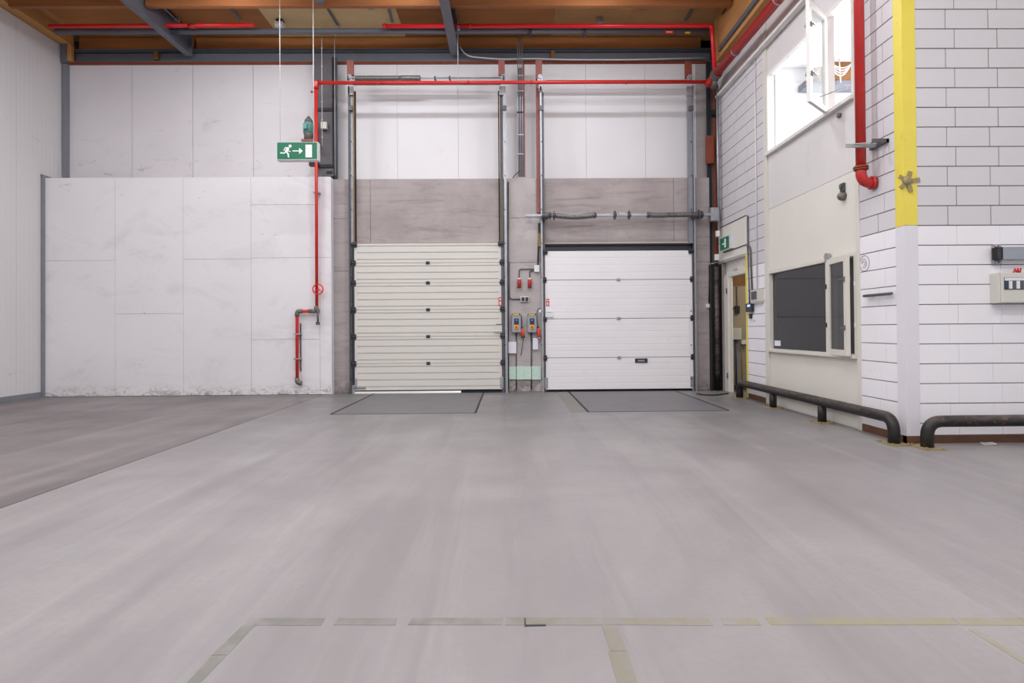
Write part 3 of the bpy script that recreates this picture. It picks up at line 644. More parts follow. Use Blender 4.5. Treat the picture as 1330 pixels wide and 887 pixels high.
# ================================================================ DOCK DOORS
def dock_door(name, lab, px0, px1, pxy_top, pxy_bot, joints, grooves, mt, x_hinge, hinge_m, bracket_m, Yd, gd=.018):
    xm = (px0+px1)/2; ym = (pxy_top+pxy_bot)/2
    X0, X1 = B(px0, ym, Yd)[0], B(px1, ym, Yd)[0]; Z = lambda y: B(xm, y, Yd)[1]
    t = thing(name, lab, 'door', ((X0+X1)/2, Yd, 0))
    js = [pxy_top]+joints+[pxy_bot]
    for a, b in zip(js, js[1:]):
        z1, z0 = Z(a)-(.0025 if gd > .01 else .0045), Z(b)+(.0025 if gd > .01 else .0045)
        gs = sorted(Z(g) for g in grooves if a+1 < g < b-1)
        # section profile with pressed grooves
        prof = [(Yd+.045, z0), (Yd+.004, z0), (Yd, z0+.004)]
        for g in gs: prof += [(Yd, g-.010), (Yd+gd, g-.008), (Yd+gd, g+.007), (Yd, g+.010)]
        prof += [(Yd, z1-.004), (Yd+.004, z1), (Yd+.045, z1)]
        q = M(); q.prism(prof, 'x', X0, X1); s = q.build('door_section', mt, t)
        q = M(); q.box(X0-.003, X0+.055, Yd-.004, Yd+.001, z0+.002, z1-.002).box(X1-.055, X1+.003, Yd-.004, Yd+.001, z0+.002, z1-.002); q.build('end_cap', mt, s)
    for j in joints:
        z = Z(j)
        q = M(); q.box(X0+.01, X1-.01, Yd+.018, Yd+.04, z-.02, z+.02); q.build('joint_light_stop', rubber, t)  # backing strip added behind each joint to block daylight and keep it dark
        q = M(); q.box(x_hinge-.035, x_hinge+.035, Yd-.014, Yd, z-.028, z+.028).tube([(x_hinge-.037, Yd-.014, z), (x_hinge+.037, Yd-.014, z)], .012, 8); q.build('hinge', hinge_m, t, .003)
        for xx in (X0-.015, X1+.015):
            q = M(); q.box(xx-.04, xx+.045, Yd-.022, Yd-.002, z-.055, z+.055).tube([(xx-.05, Yd-.02, z), (xx+.05, Yd-.02, z)], .018, 8); q.build('roller_bracket', bracket_m, t, .003)
    for xx in (X0+.01, X1-.01):
        q = M(); q.box(xx-.04, xx+.04, Yd-.03, Yd-.002, Z(pxy_top)-.07, Z(pxy_top)+.03).tube([(xx-.05, Yd-.03, Z(pxy_top)-.02), (xx+.05, Yd-.03, Z(pxy_top)-.02)], .025, 8); q.build('top_roller', bracket_m, t, .003)
        q = M(); q.box(xx-.03, xx+.035, Yd-.012, Yd-.002, Z(pxy_bot)+.03, Z(pxy_bot)+.24); q.build('bottom_bracket', galv, t, .003)
    q = M(); q.box(X0 if gd < .01 else X0+.72*(X1-X0), X1, Yd+.002, Yd+.04, .002, Z(pxy_bot)+.001).box(X0, X1, Yd+.002, Yd+.04, Z(pxy_bot)-.018, Z(pxy_bot)+.001); q.build('bottom_seal', rubber, t)
    return t, X0, X1, Z
g1 = [300+v/4.03 for v in (78, 112, 148, 183, 217, 252, 288, 323, 358, 393, 428, 462, 497, 533, 568, 602, 638, 673, 708, 743, 778, 813)]
Yd = 11.17
d1, a0, a1, Z1 = dock_door('overhead_door', 'cream ribbed overhead dock door with six sections, left of the two', 460.5, 651.5, 316, 506.6, [341.4, 367.3, 402.2, 437, 471.8], g1, door_cream, B(556, 400, Yd)[0], plastic_dark, plastic_dark, Yd)
m = M(); bpx(m, 642, 422.5, 652, 432, Yd-.03, .03); m.tube([(B(642, 430, Yd)[0], Yd-.035, B(642, 430, Yd)[1]), (B(651, 430, Yd)[0], Yd-.035, B(651, 430, Yd)[1])], .012, 8); m.build('lock', plastic_beige, d1, .003)
m = M(); bpx(m, 644.5, 420.8, 651.5, 422, Yd-.012, .012); m.build('lock_bar', galv_dark, d1)
def sticker(par, x0, y0, x1, y1, Y):
    q = M(); bpx(q, x0, y0, x1, y1, Y, .003); s = q.build('warning_label', hazard_red, par, label='red and white warning label')
    q = M(); w_ = x1-x0; h_ = y1-y0; bpx(q, x0+.2*w_, y0+.15*h_, x1-.2*w_, y0+.32*h_, Y-.001, .001); bpx(q, x0+.28*w_, y0+.5*h_, x1-.28*w_, y0+.85*h_, Y-.001, .001); q.build('label_print', plastic_white, s)
sticker(d1, 647.5, 386, 652, 397.5, Yd-.008)
m = M(); bpx(m, 460, 503.6, 475, 504.4, Yd-.03, .02); m.build('bolt', galv_dark, d1)
joints2 = [363.3, 413.6, 464.3]; tops = [325.5]+joints2+[505.6]; g2 = []
for a, b in zip(tops, tops[1:]):
    n = max(2, round((b-a)/8.6)); g2 += [a+(b-a)*i/n for i in range(1, n)]
d2, c0, c1, Z2 = dock_door('overhead_door', 'white overhead dock door with four smooth sections, right of the two', 708, 898.5, 325.5, 505.6, joints2, g2, door_white, B(803.5, 400, Yd)[0], galv, plastic_dark, Yd, .0022)
m = M(); bpx(m, 825, 465.5, 841, 471, Yd-.02, .02); s = m.build('pull_handle', plastic_dark, d2, .003)
m = M(); bpx(m, 828.5, 467.5, 837.5, 469.5, Yd-.028, .012); m.build('handle_bar', galv, s)
m = M(); bpx(m, 709, 404, 718, 405.4, Yd-.02, .02); bpx(m, 708.5, 407, 718.5, 412, Yd-.03, .03); m.build('lock', plastic_white, d2, .003)
sticker(d2, 709.3, 388, 713.3, 397.5, Yd-.008)
m = M(); bpx(m, 707, 316.2, 899, 318.4, Yd+.0, .06); s = m.build('top_seal', rubber, d2)
m = M(); bpx(m, 707, 318.6, 899, 325.6, Yd+.05, .03); m.build('gap_blackout', plastic_dark, d2)  # dark board added so the open gap above the door looks unlit

# ---- vertical tracks: each one a thing
def track(lab, pts, base):
    t = thing('door_track', lab, 'rail', base, 'dock door tracks'); return t
def vstrip(par, name, x0, x1, y0, y1, Y, dep, mt, ztf=None):
    xm = (x0+x1)/2; ym = (y0+y1)/2
    q = M(); z1 = B(xm, y0, Y)[1]; z0 = 0.0 if y1 > 503 else B(xm, y1, Y)[1]
    q.box(B(x0, 300, Y)[0], B(x1, 300, Y)[0], Y, Y+dep, z0, z1); return q.build(name, mt, par, .001)
Yt = 11.10
tl = track('galvanised track left of the cream door, below a red oxide post', 0, (B(455, 300, Yt)[0], Yt, 0))
vstrip(tl, 'track_flange', 452.6, 454.6, 112, 506, Yt, .12, galv_dark); vstrip(tl, 'track_face', 455.6, 459.2, 120, 506, Yt+.06, .04, galv); vstrip(tl, 'edge_seal', 459.6, 460.3, 118, 316, Yt+.03, .05, orange_rubber); vstrip(tl, 'edge_shadow_strip', 461.0, 462.6, 118, 316, Yt+.1, .04, rubber)
vstrip(tl, 'bolt_strip', 456.3, 459.6, 316, 500, Yt+.05, .02, plastic_dark)
vstrip(tl, 'post', 451.6, 460.0, 78, 97.5, Yt+.03, .06, oxide); vstrip(tl, 'top_plate', 453, 459.5, 112, 123, Yt, .05, galv)
tr = track('galvanised track right of the cream door, beside the electrical pier', 0, (B(655, 300, Yt)[0], Yt, 0))
vstrip(tr, 'track_flange', 655.2, 658.2, 112, 506, Yt, .12, galv); vstrip(tr, 'track_face', 650.5, 654.2, 120, 506, Yt+.06, .04, galv_dark); vstrip(tr, 'edge_seal', 649.9, 650.6, 118, 316, Yt+.03, .05, orange_rubber); vstrip(tr, 'edge_shadow_strip', 648, 649.4, 118, 316, Yt+.1, .04, rubber)
vstrip(tr, 'post', 648.8, 657.2, 78, 97.5, Yt+.03, .06, oxide); vstrip(tr, 'top_plate', 649.5, 655, 112, 123, Yt, .05, galv)
tl2 = track('galvanised track left of the white door, below a red oxide post', 0, (B(706, 300, Yt)[0], Yt, 0))
vstrip(tl2, 'track_flange', 702.6, 704.6, 112, 506, Yt, .12, galv); vstrip(tl2, 'track_face', 705.0, 707.6, 120, 506, Yt+.06, .04, galv_dark)
vstrip(tl2, 'post', 697.4, 705.8, 78, 103, Yt+.03, .06, oxide); vstrip(tl2, 'edge_post', 697.4, 702.0, 103, 276, YC-.06, .05, oxide); vstrip(tl2, 'amber_strip', 698.9, 702.3, 303, 320, YC-.06, .05, orange_rubber)
vstrip(tl2, 'top_plate', 701, 706.5, 110, 118, Yt, .05, galv)
tr2 = track('galvanised track right of the white door, wide grey upper channel', 0, (B(899, 300, Yt)[0], Yt, 0))
vstrip(tr2, 'track_face', 894.6, 900.2, 112, 316, Yt+.02, .06, trim_grey); vstrip(tr2, 'track_flange', 901.6, 903.6, 110, 506, Yt, .12, galv); vstrip(tr2, 'lower_track', 899.6, 901.4, 316, 506, Yt+.04, .06, plastic_dark)
vstrip(tr2, 'post', 892.4, 901.0, 79, 101, Yt+.03, .06, oxide_dark); vstrip(tr2, 'top_plate', 894, 901, 112, 124, Yt, .05, galv)
for t_, xs in ((tl, 456), (tr, 656), (tl2, 703.5), (tr2, 898)):
    for k in range(9):
        yy = 140+k*44
        q = M(); x, z = B(xs, yy, Yt); q.tube([(x, Yt-.006, z), (x, Yt+.012, z)], .012, 6); q.build('bolt', plastic_dark, t_)
    x, z = B(xs, 153-12.5, Yt); q = M(); q.box(x-.05, x+.03, Yt-.02, Yt+.02, z-.045, z+.045); q.build('splice_plate', galv_dark, t_, .003)
    x, z = B(xs-2, 101, Yt); q = M(); q.tube([(x, Yt-.02, z+.02), (x, Yt+.1, z+.02)], .045, 12).box(x-.05, x+.05, Yt, Yt+.06, z-.06, z+.03); q.build('bearing', galv, t_, .003)

# ---- spring shafts
def coil(m, x0, x1, Y, z, r, pitch=.022, wob=0):
    n = int((x1-x0)/pitch); pts = []; rr = []
    for i in range(n*2+1):
        u = i/(n*2); pts.append((x0+(x1-x0)*u, Y, z+wob*math.sin(u*math.pi)*-1)); rr.append(r if i % 2 else r*.86)
    m.tube(pts, rr, 14); return m
Ys = 11.0
sh = thing('spring_shaft', 'torsion spring shaft above the cream dock door, behind red pipe', 'shaft', (-1.5, Ys+.1, B(550, 101, Ys+.1)[1]), 'door spring shafts')
Y_ = Ys+.12; zc = B(550, 101.5, Y_)[1]
m = M(); m.tube([(B(452, 101, Y_)[0], Y_, zc), (B(655, 101, Y_)[0], Y_, zc)], .016, 10); m.build('shaft', galv, sh)
m = M(); coil(m, B(461, 101, Y_)[0], B(519, 101, Y_)[0], Y_, zc, .05); m.build('spring', spring, sh)
m = M(); coil(m, B(520, 101, Y_)[0], B(546, 101, Y_)[0], Y_, zc, .055, .05); m.build('spring', spring, sh)
for xx in (452.5, 565, 584, 654):
    x = B(xx, 101, Y_)[0]; m = M(); m.tube([(x-.012, Y_, zc), (x+.012, Y_, zc)], .055 if xx in (452.5, 654) else .04, 12); m.box(x-.01, x+.01, Y_, Y_+.2, zc-.03, zc+.03); m.build('drum', galv_dark, sh)
Y_ = Ys; zc = B(800, 279.5, Y_)[1]
sh2 = thing('spring_shaft', 'torsion spring shaft crossing the concrete above the white door', 'shaft', (2.1, Y_, zc), 'door spring shafts')
m = M(); m.box(B(683, 279, Y_)[0], B(925, 279, Y_)[0], Y_-.028, Y_+.028, zc-.022, zc+.026); m.build('shaft', galv, sh2, .004)
m = M(); coil(m, B(721, 279, Y_)[0], B(772, 279, Y_)[0], Y_-.01, zc, .052, .026, .03); m.build('spring', spring, sh2)
m = M(); coil(m, B(843, 279, Y_)[0], B(869, 279, Y_)[0], Y_-.01, zc, .05, .045, .01); m.build('spring', spring, sh2)
m = M(); coil(m, B(869, 279, Y_)[0], B(897, 279, Y_)[0], Y_-.01, zc, .052, .026, .0); m.build('spring', spring, sh2)
for xx, r in ((714.5, .075), (719.5, .085), (772.5, .06), (798.5, .085), (817, .085), (842, .06), (907.5, .095), (911.5, .07), (899, .06)):
    x = B(xx, 279, Y_)[0]; m = M(); m.tube([(x-.011, Y_, zc), (x+.011, Y_, zc)], r, 14); m.tube([(x-.03, Y_, zc), (x+.03, Y_, zc)], .042, 10); m.build('coupling', galv_dark, sh2)
m = M(); x = B(807, 279, Y_)[0]; m.box(x-.06, x+.06, Y_-.04, Y_+.04, zc-.02, zc+.05); m.build('clamp', galv, sh2, .005)
m = M(); x = B(708, 279, Y_)[0]; m.tube([(x-.06, Y_, zc), (x+.06, Y_, zc)], .06, 14); m.box(x-.05, x+.06, Y_, Y_+.12, zc-.05, zc+.05); m.build('drum', galv_dark, sh2, .003)
m = M(); x = B(903, 279, Y_)[0]; m.tube([(x-.05, Y_, zc), (x+.05, Y_, zc)], .055, 14); m.box(x-.05, x+.05, Y_, Y_+.12, zc-.05, zc+.05); m.build('drum', galv_dark, sh2, .003)
m = M(); x = B(926, 279, Y_)[0]; m.box(x-.05, x+.10, Y_-.04, Y_+.12, zc-.12, zc+.13); m.build('end_bracket', galv, sh2, .004)
# shaft and dark lath over the upper part of the white door
m = M(); Y_ = 11.3; z = B(800, 106, Y_)[1]; m.tube([(B(710, 106, Y_)[0], Y_, z), (B(892, 106, Y_)[0], Y_, z)], .03, 10); tag(m.build('cross_rod', oxide), 'dull red cross rod high above the white door behind the red pipe', 'rod')
m = M(); Y_ = 11.3; z = B(550, 108.8, Y_)[1]; m.tube([(B(459, 106, Y_)[0], Y_, z), (B(650, 106, Y_)[0], Y_, z)], .026, 10); tag(m.build('cross_rod', oxide), 'dull red cross rod high above the cream door behind the red pipe', 'rod')

# ================================================================ RED PIPES LOW AND RIGHT
YH = 10.93
hp = thing('sprinkler_pipe', 'long thin red pipe crossing in front of the back wall above both doors', 'pipe', (0, YH, 5.8))
z0 = B(670, 107, YH)[1]; xa = B(410.5, 107, YH)[0]; xb = B(926, 107, YH)[0]
m = M(); m.tube([(xa, YH, z0), (xb, YH, z0)], .033, 12); m.build('tube', red, hp)
for xx in (495, 608, 690, 813):
    m = M(); collar(m, (B(xx, 107, YH)[0], YH, z0), (1, 0, 0), .04, .03); m.build('collar', red_deep, hp)
m = M(); collar(m, (xa, YH, z0), (1, 0, 0), .05, .08); collar(m, (xa, YH, z0-.07), (0, 0, 1), .045, .09); m.tube([(xa, YH-.05, z0-.03), (xa, YH+.05, z0-.03)], .05, 10); m.build('elbow', red_deep, hp)
m = M(); collar(m, (B(408, 118, YH)[0]+.02, YH, z0-.17), (1, 0, 0), .02, .16); m.build('stub', red_deep, hp)
dp = thing('drop_pipe', 'red pipe dropping down the white partition with a hand wheel valve', 'pipe', (xa, YP-.08, 2))
YD = YP-.10
za2 = B(411, 404, YD)[1]; xv = B(411.5, 404, YD)[0]
m = M(); m.tube([(xa, YH, z0-.1), (xv, YD, za2+.08)], .030, 12); m.build('riser', red, dp)
x, z = B(411, 250, YD); m = M(); m.box(x-.055, x+.055, YD-.036, YP, z-.014, z+.014); m.build('clip', galv, dp, .003)
m = M(); x, z = B(411, 404, YD); collar(m, (x, YD, z+.04), (0, 0, 1), .044, .1)
x, z = B(411, 405, YD); m.tube([(x-.14, YD, za2), (x+.05, YD, za2)], .04, 10); m.build('tee', cast_iron, dp)
m = M(); x, z = B(413.5, 405, YD); m.tube([(x, YD-.03, za2), (x, YD-.03, za2-.22)], .02, 8).box(x-.03, x+.03, YD-.06, YD, za2-.26, za2-.2); m.build('drain_valve', galv_dark, dp)
x, z = B(414.5, 376, YD); m = M()
pts = [(x+.095*math.cos(t*math.pi/12), YD-.07, z+.095*math.sin(t*math.pi/12)) for t in range(25)]
m.tube(pts, .012, 8, False)
for a in (0, 120, 240): m.tube([(x, YD-.07, z), (x+.095*math.cos(math.radians(a+90)), YD-.07, z+.095*math.sin(math.radians(a+90)))], .008, 6)
m.tube([(x, YD+.0, z), (x, YD-.08, z)], .014, 8); m.build('hand_wheel', red_bright, dp)
xb_, zb3 = B(386, 497, YD); 
m = M(); m.tube(path([(xv-.12, YD, za2), (B(385.8, 405, YD)[0], YD, za2), (xb_, YD, zb3)], .05), .030, 12); m.build('branch', red, dp)
m = M(); x5 = B(385.8, 405, YD)[0]; m.tube(path([(x5+.1, YD, za2), (x5, YD, za2), (x5, YD, za2-.1)], .05), .04, 12); m.tube(path([(xb_, YD, zb3+.09), (xb_, YD, zb3), (xb_+.08, YD+.03, zb3-.01)], .04), .042, 12); m.build('elbow', cast_iron, dp)
for yy in (434, 466):
    x, z = B(386, yy, YD); m = M(); m.box(x-.06, x+.06, YD-.038, YP, z-.012, z+.012); m.build('clip', galv, dp, .003)
m = M(); x, z = B(391, 455, YP); m.box(x-.008, x+.008, YP-.03, YP, B(391, 482, YP)[1], B(391, 420, YP)[1]); m.build('strut', galv_dark, dp)
# big main along the side wall
XM = 3.86
mp_ = thing('sprinkler_main', 'thick red main pipe running along the top of the side wall', 'pipe', (XM, 8, 5.85))
m = M(); m.tube([(XM, 10.78, 5.88), (XM, 3.0, 5.83)], .075, 18); m.build('tube', red_deep, mp_)
m = M(); collar(m, (XM, 10.70, 5.88), (0, 1, 0), .105, .04); collar(m, (XM, 10.62, 5.88), (0, 1, 0), .1, .02); m.tube([(XM+.02, 10.74, 5.82), (XM+.02, 10.9, 5.72)], .05, 10); m.build('flange', cast_iron, mp_)
for yy in (9.75, 8.2):
    m = M(); collar(m, (XM, yy, 5.86), (0, 1, 0), .082, .025); m.build('hanger', galv, mp_)
m = M(); m.tube([(XM-.08, 10.95, 5.78), (XM, 10.84, 5.88), (XM, 10.7, 5.88)], .07, 14); m.build('cap', red_deep, mp_)
m = M(); m.box(XS-.09, XS-.0, 6.2, 11.1, 5.60, 5.645); tag(m.build('cable_tray', frame_white, None, .003), 'white trunking along the side wall under the thick red main', 'trunking')
m = M(); m.tube([(XS-.02, 10.9, 6.05), (XS-.02, 6.3, 6.03)], .012, 8); tag(m.build('conduit', plastic_dark), 'thin dark conduit along the side wall above the thick red main', 'conduit')
# vertical riser near the corner with elbow into the wall
x6 = 3.925; y6 = 6.42
rs = thing('sprinkler_riser', 'thick red riser with elbow entering the block wall near yellow corner', 'pipe', (x6, y6, 2.9))
ze = S(1124, 236, 3.95)[1]
m = M(); m.tube([(x6-.03, y6, 5.85), (x6, y6, 5.7), (x6, y6, ze+.16)], .052, 18); m.build('riser', red_deep, rs)
m = M(); m.tube(path([(x6, y6, ze+.17), (x6, y6, ze), (XS+.03, y6, ze-.01)], .11, 10), .056, 16); m.build('elbow', red_deep, rs)
m = M(); collar(m, (x6, y6, ze+.17), (0, 0, 1), .075, .022); collar(m, (x6, y6, ze+.145), (0, 0, 1), .072, .016); m.tube([(x6-.09, y6, ze+.155), (x6+.085, y6, ze+.155)], .008, 6); m.build('flange', oxide_dark, rs)
m = M(); collar(m, (XS-.03, y6, ze-.005), (1, 0, 0), .075, .04); m.build('wall_collar', red_deep, rs)
# bracket clamp of unistrut
bk = thing('pipe_bracket', 'grey steel strut bracket holding the thick red riser', 'bracket', (x6, y6, S(1125, 187, x6)[1]))
zb = S(1125, 188, x6)[1]
m = M(); m.box(x6-.2, x6+.13, y6-.075, y6-.052, zb-.02, zb+.02); m.build('strut', galv, bk, .002)
m = M(); m.obox((x6-.18, y6-.06, zb), Vector((.36, -.12, 0)).normalized(), Vector((.12, .36, 0)).normalized(), (0, 0, 1), (0, .38), (-.0, .012), (.012, .02)); m.build('brace', galv, bk)
m = M(); m.box(XS-.03, XS, y6-.25, y6+.05, zb-.02, zb+.02).box(x6-.02, XS-.0, y6-.25, y6-.225, zb-.02, zb+.02); m.build('wall_rail', galv_dark, bk, .002)
# bell, small fittings on the boarded bay
be = thing('alarm_bell', 'small grey round alarm bell on the beige boarding', 'bell', (XS-.03, S(1091, 252)[0], S(1091, 252)[1]))
y7, z7 = S(1092, 255, XS-.03)
m = M(); m.tube([(XB, y7, z7), (XS-.02, y7, z7), (XS-.05, y7, z7), (XS-.07, y7, z7)], [.052, .052, .042, .015], 18); m.build('gong', cast_iron, be)
m = M(); m.box(XS-.02, XB, y7-.03, y7+.04, z7+.06, z7+.16).tube([(XS-.03, y7, z7+.09), (XS-.03, y7, z7+.14)], .02, 8); m.build('striker', galv_dark, be, .004)
y7, z7 = S(1089, 150, XS-.01); m = M(); m.tube([(XB, y7, z7), (XS-.02, y7, z7)], .03, 10); tag(m.build('wall_plug', cast_iron), 'tiny grey round plug on the boarding below the upper window', 'plug')
# grey bar on side wall
m = M(); ya, za4 = S(1122, 384.5, XS-.04); yb, zb4 = S(1158, 381.5, XS-.04); m.tube([(XS-.04, ya, za4), (XS-.04, yb, za4)], .016, 12)
for yy in (ya-.1, yb+.1): m.tube([(XS-.04, yy, za4), (XS+.005, yy, za4)], .01, 8)
o = tag(m.build('grab_bar', galv_dark), 'short grey horizontal bar on the side wall near the corner', 'bar')
m = M(); cy8, cz8 = S(1122.5, 342, XS-.004)
m.tube([(XS-.002, cy8+.09*math.cos(t*math.pi/12), cz8+.09*math.sin(t*math.pi/12)) for t in range(25)], .003, 4, False)
for r_ in (.025, .05): m.tube([(XS-.002, cy8+r_*math.cos(t*math.pi/6)+.01, cz8+r_*math.sin(t*math.pi/6)) for t in range(11)], .0025, 4, False)
tag(m.build('drawn_circle', seam_grey), 'faint drawn circle on the side wall beside the lower window', 'mark')
# taped star on the yellow corner
ts = M(); x9, z9 = B(1179, 236, YF-.012)
for i, a in enumerate((10, 75, 150, 220, 285)):
    u = Vector((math.cos(math.radians(a)), 0, math.sin(math.radians(a)))); v = Vector((-u.z, 0, u.x))
    ts.obox((x9, YF-.014-.002*i, z9), u, v, (0, 1, 0), (0, .11 if i else .13), (-.022, .022), (0, .003))
ts.tube([(x9-.01, YF-.008, z9+.01), (x9-.01, YF-.03, z9+.01), (x9-.01, YF-.045, z9+.01)], [.05, .045, .02], 9)
tag(ts.build('tape_star', tape_brown), 'brown packing tape wad stuck across the yellow corner', 'tape')

# ================================================================ ELECTRICS ON THE RIGHT WALLS
# cut-off heater / driver box and fuse box on the front wall
hd = thing('cable_duct_box', 'grey metal box with black end on the white block wall', 'box', (B(1318, 330, YF)[0], YF, B(1318, 340, YF)[1]))
Yq = YF-.10
m = M(); x0, z1_ = B(1303, 320.5, Yq); x1_, z0_ = B(1303+70, 336.5, Yq); m.box(x0, x1_, Yq, YF-.02, z0_, z1_); m.build('casing', plastic_grey, hd, .006)
m = M(); x0b = B(1296.5, 328, Yq)[0]; m.box(x0b, x0, Yq+.003, YF-.02, z0_+.002, z1_-.002); m.build('end_cap', rubber, hd, .003)
m = M()
for i in range(6): m.box(x0b-.002, x0b+.03, Yq+.001, Yq+.006, z0_+.015+i*.02, z0_+.022+i*.02)
m.build('vents', galv_dark, hd)
m = M()
for zz in (z1_+.015, z0_-.02):
    m = M()
    for dx in (.0, .035): m.tube([(x0-.02+dx, YF-.04, zz-.015), (x0-.02+dx, YF-.04, zz+.015)], .012, 8)
    m.box(x0-.04, x0+.04, YF-.035, YF, zz-.02, zz+.02); m.build('mount', galv, hd)
fb = thing('fuse_box', 'cream fuse box with a row of breakers on the white block wall', 'box', (B(1320, 375, YF)[0], YF-.06, B(1320, 395, YF)[1]))
Yq = YF-.13; x0, z1_ = B(1301, 354.5, Yq); x1_, z0_ = B(1301+62, 392.5, Yq); 
m = M(); m.box(x0-.015, x1_+.015, Yq+.02, YF, z0_-.005, z1_+.005); m.box(x0, x1_, Yq, Yq+.02, z0_, z1_); m.build('case', plastic_beige, fb, .008)
zc = z1_-.055*1
m = M(); m.box(x0+.022, x1_-.02, Yq-.004, Yq+.004, zc-.135+.02, zc+.01); m.build('cover', galv_dark, fb, .003)
m = M(); m.box(x0+.026, x1_-.024, Yq-.007, Yq+.002, zc-.022, zc+.006); m.build('label_strip', paper, fb)
for i in range(5):
    a = x0+.028+i*.078; m = M(); m.box(a, a+.034 if i == 0 else a+.02, Yq-.012, Yq, zc-.105, zc-.026); m.build('breaker', navy if i == 0 else galv_dark, fb, .002)
    m = M(); m.box(a+.038, a+.074, Yq-.009, Yq, zc-.105, zc-.026); m.build('breaker', plastic_white, fb, .002)
m = M()
for i in range(3): m.tube([(x0+.17+i*.03, YF-.07, z1_), (x0+.18+i*.03, YF-.08, z1_+.05), (x0+.21+i*.02, YF-.06, z0_+.31)], .008, 6)
tag(m.build('cables', hazard_red), 'red cables between the fuse box and the grey box above', 'cable')

# exit sign over the doorway (side wall)
es = thing('exit_light', 'small green emergency exit sign above the side doorway', 'sign', (XS-.05, S(944, 315)[0], S(944, 322)[1]))
ya, zt_ = S(935, 309.5, XS-.08); yb, zb_ = S(949, 318, XS-.08)
m = M(); m.box(XS-.08, XS-.014, yb, ya, zb_-.06, zt_+.0); m.build('case', sign_body, es, .004)
m = M(); m.box(XS-.086, XS-.08, yb+.08, ya-.02, zb_-.04, zt_-.02); s = m.build('face', sign_green, es)
m = M(); ym = (ya+yb)/2; m.box(XS-.089, XS-.086, ym-.05, ym+.02, zb_-.01, zt_-.05).box(XS-.089, XS-.086, ym-.0, ym+.12, (zb_+zt_)/2-.05, (zb_+zt_)/2-.02); m.build('pictogram', sign_white, s)
# conduits around the doorway
def conduit(lab, pts, r=.012, mt=galv_dark, rb=.04, cat='conduit', name='conduit'):
    q = M(); q.tube(path(pts, rb), r, 8); return tag(q.build(name, mt), lab, cat)
def SW(x, y, X=XS-.02): yy, zz = S(x, y, X); return (X, yy, zz)
conduit('grey conduit along the top right edge of the board above the doorway', [SW(936, 323), SW(941, 328), SW(968, 318), SW(971, 318)], .010, galv_dark, .02)
conduit('thick grey conduit down the side wall to the keypad boxes', [SW(971, 280), SW(971.5, 318), SW(974.5, 322), SW(977, 384)], .014, galv_dark)
conduit('second grey conduit down from the header board corner beside yellow strip', [SW(971, 317), SW(973, 376), SW(973.5, 394)], .012, galv_dark)
conduit('long thin vertical conduit on the side wall left of the boarded bay', [SW(980, 60), SW(983.5, 384)], .010, upper_board)
for i, yy in enumerate((84, 124, 165, 205, 245, 285, 326, 367)):
    pass
bxs = thing('junction_box', 'cream box with grey grid cover on the side wall by the doorway', 'box', SW(981, 385))
m = M(); ya, z1_ = S(974.8, 377, XS-.05); yb, z0_ = S(988.5, 391, XS-.05); m.box(XS-.05, XS, yb, ya, z0_, z1_); m.build('case', plastic_beige, bxs, .004)
m = M(); ya2, z1b = S(975.8, 379, XS-.052); yb2, z0b = S(982.6, 388.5, XS-.052); m.box(XS-.058, XS-.05, yb2, ya2, z0b, z1b); m.build('grid_cover', galv_dark, bxs, .002)
m = M(); m.box(XS-.04, XS, yb+.02, ya-.02, z0_-.025, z0_); m.build('gland_plate', plastic_beige, bxs)
cr = thing('card_reader', 'black access reader with a lit blue screen on the yellow strip', 'reader', (XS-.03, S(973, 400)[0], S(973, 400)[1]))
m = M(); ya, z1_ = S(969, 394.5, XS-.05); yb, z0_ = S(976, 405, XS-.05); m.box(XS-.06, XS-.008, yb, ya, z0_, z1_); m.build('case', plastic_dark, cr, .004)
m = M(); m.box(XS-.063, XS-.06, yb+.12*(ya-yb), ya-.35*(ya-yb), z0_+.6*(z1_-z0_), z1_-.02); m.build('screen', screen_lit, cr)
m = M(); y_, z_ = S(974.2, 410.5, XS-.02); m.box(XS-.03, XS, y_-.05, y_+.03, z_-.04, z_+.04); tag(m.build('push_button', plastic_dark, None, .003), 'small black push button under the access reader', 'switch')
m = M(); y_, z_ = S(978.5, 412, XS-.02); m.box(XS-.02, XS, y_-.04, y_+.04, z_-.05, z_+.03); tag(m.build('wall_socket', plastic_white, None, .003), 'small white socket beside the black push button', 'socket')

# ================================================================ CORNER COLUMNS AT THE RIGHT END OF THE BACK WALL
sc = thing('corner_column', 'tall black steel column in the dark corner right of the concrete pier', 'column', (B(928, 480, 11.1)[0], 11.15, 0))
Yk = 11.14
m = M(); xk0, xk1 = B(923.5, 420, Yk)[0], B(940.5, 420, Yk)[0]; zk = B(930, 343, Yk)[1]
m.box(xk0, xk1, Yk+.05, Yk+.09, 0, zk).box(xk0, xk0+.03, Yk, Yk+.1, 0, zk).box(xk1-.05, xk1, Yk-.02, Yk+.1, 0, zk); m.build('lower_guard', black_paint, sc, .004)
m = M(); m.tube([(xk0+.12, Yk+.02, 0.0), (xk0+.12, Yk+.02, zk-.05)], .045, 14); m.build('downpipe', rail_black, sc)
m = M(); bpx(m, 919, 80, 924, 345, Yk+.13, .05); m.build('upper_flange', rubber, sc)
m = M(); bpx(m, 924.3, 80, 926.8, 345, Yk+.16, .03); m.build('upper_web', galv_dark, sc)
m = M(); bpx(m, 918.5, 176, 927.5, 212, Yk+.04, .1); m.build('rust_plate', oxide_dark, sc, .004)
m = M(); bpx(m, 925, 142, 931, 149, Yk+.04, .08); m.build('clamp', rubber, sc)
m = M(); bpx(m, 926.8, 112, 930.2, 340, Yk+.14, .05); tag(m.build('timber_batten', oxide_dark), 'thin rusty brown batten beside the black corner column', 'batten')
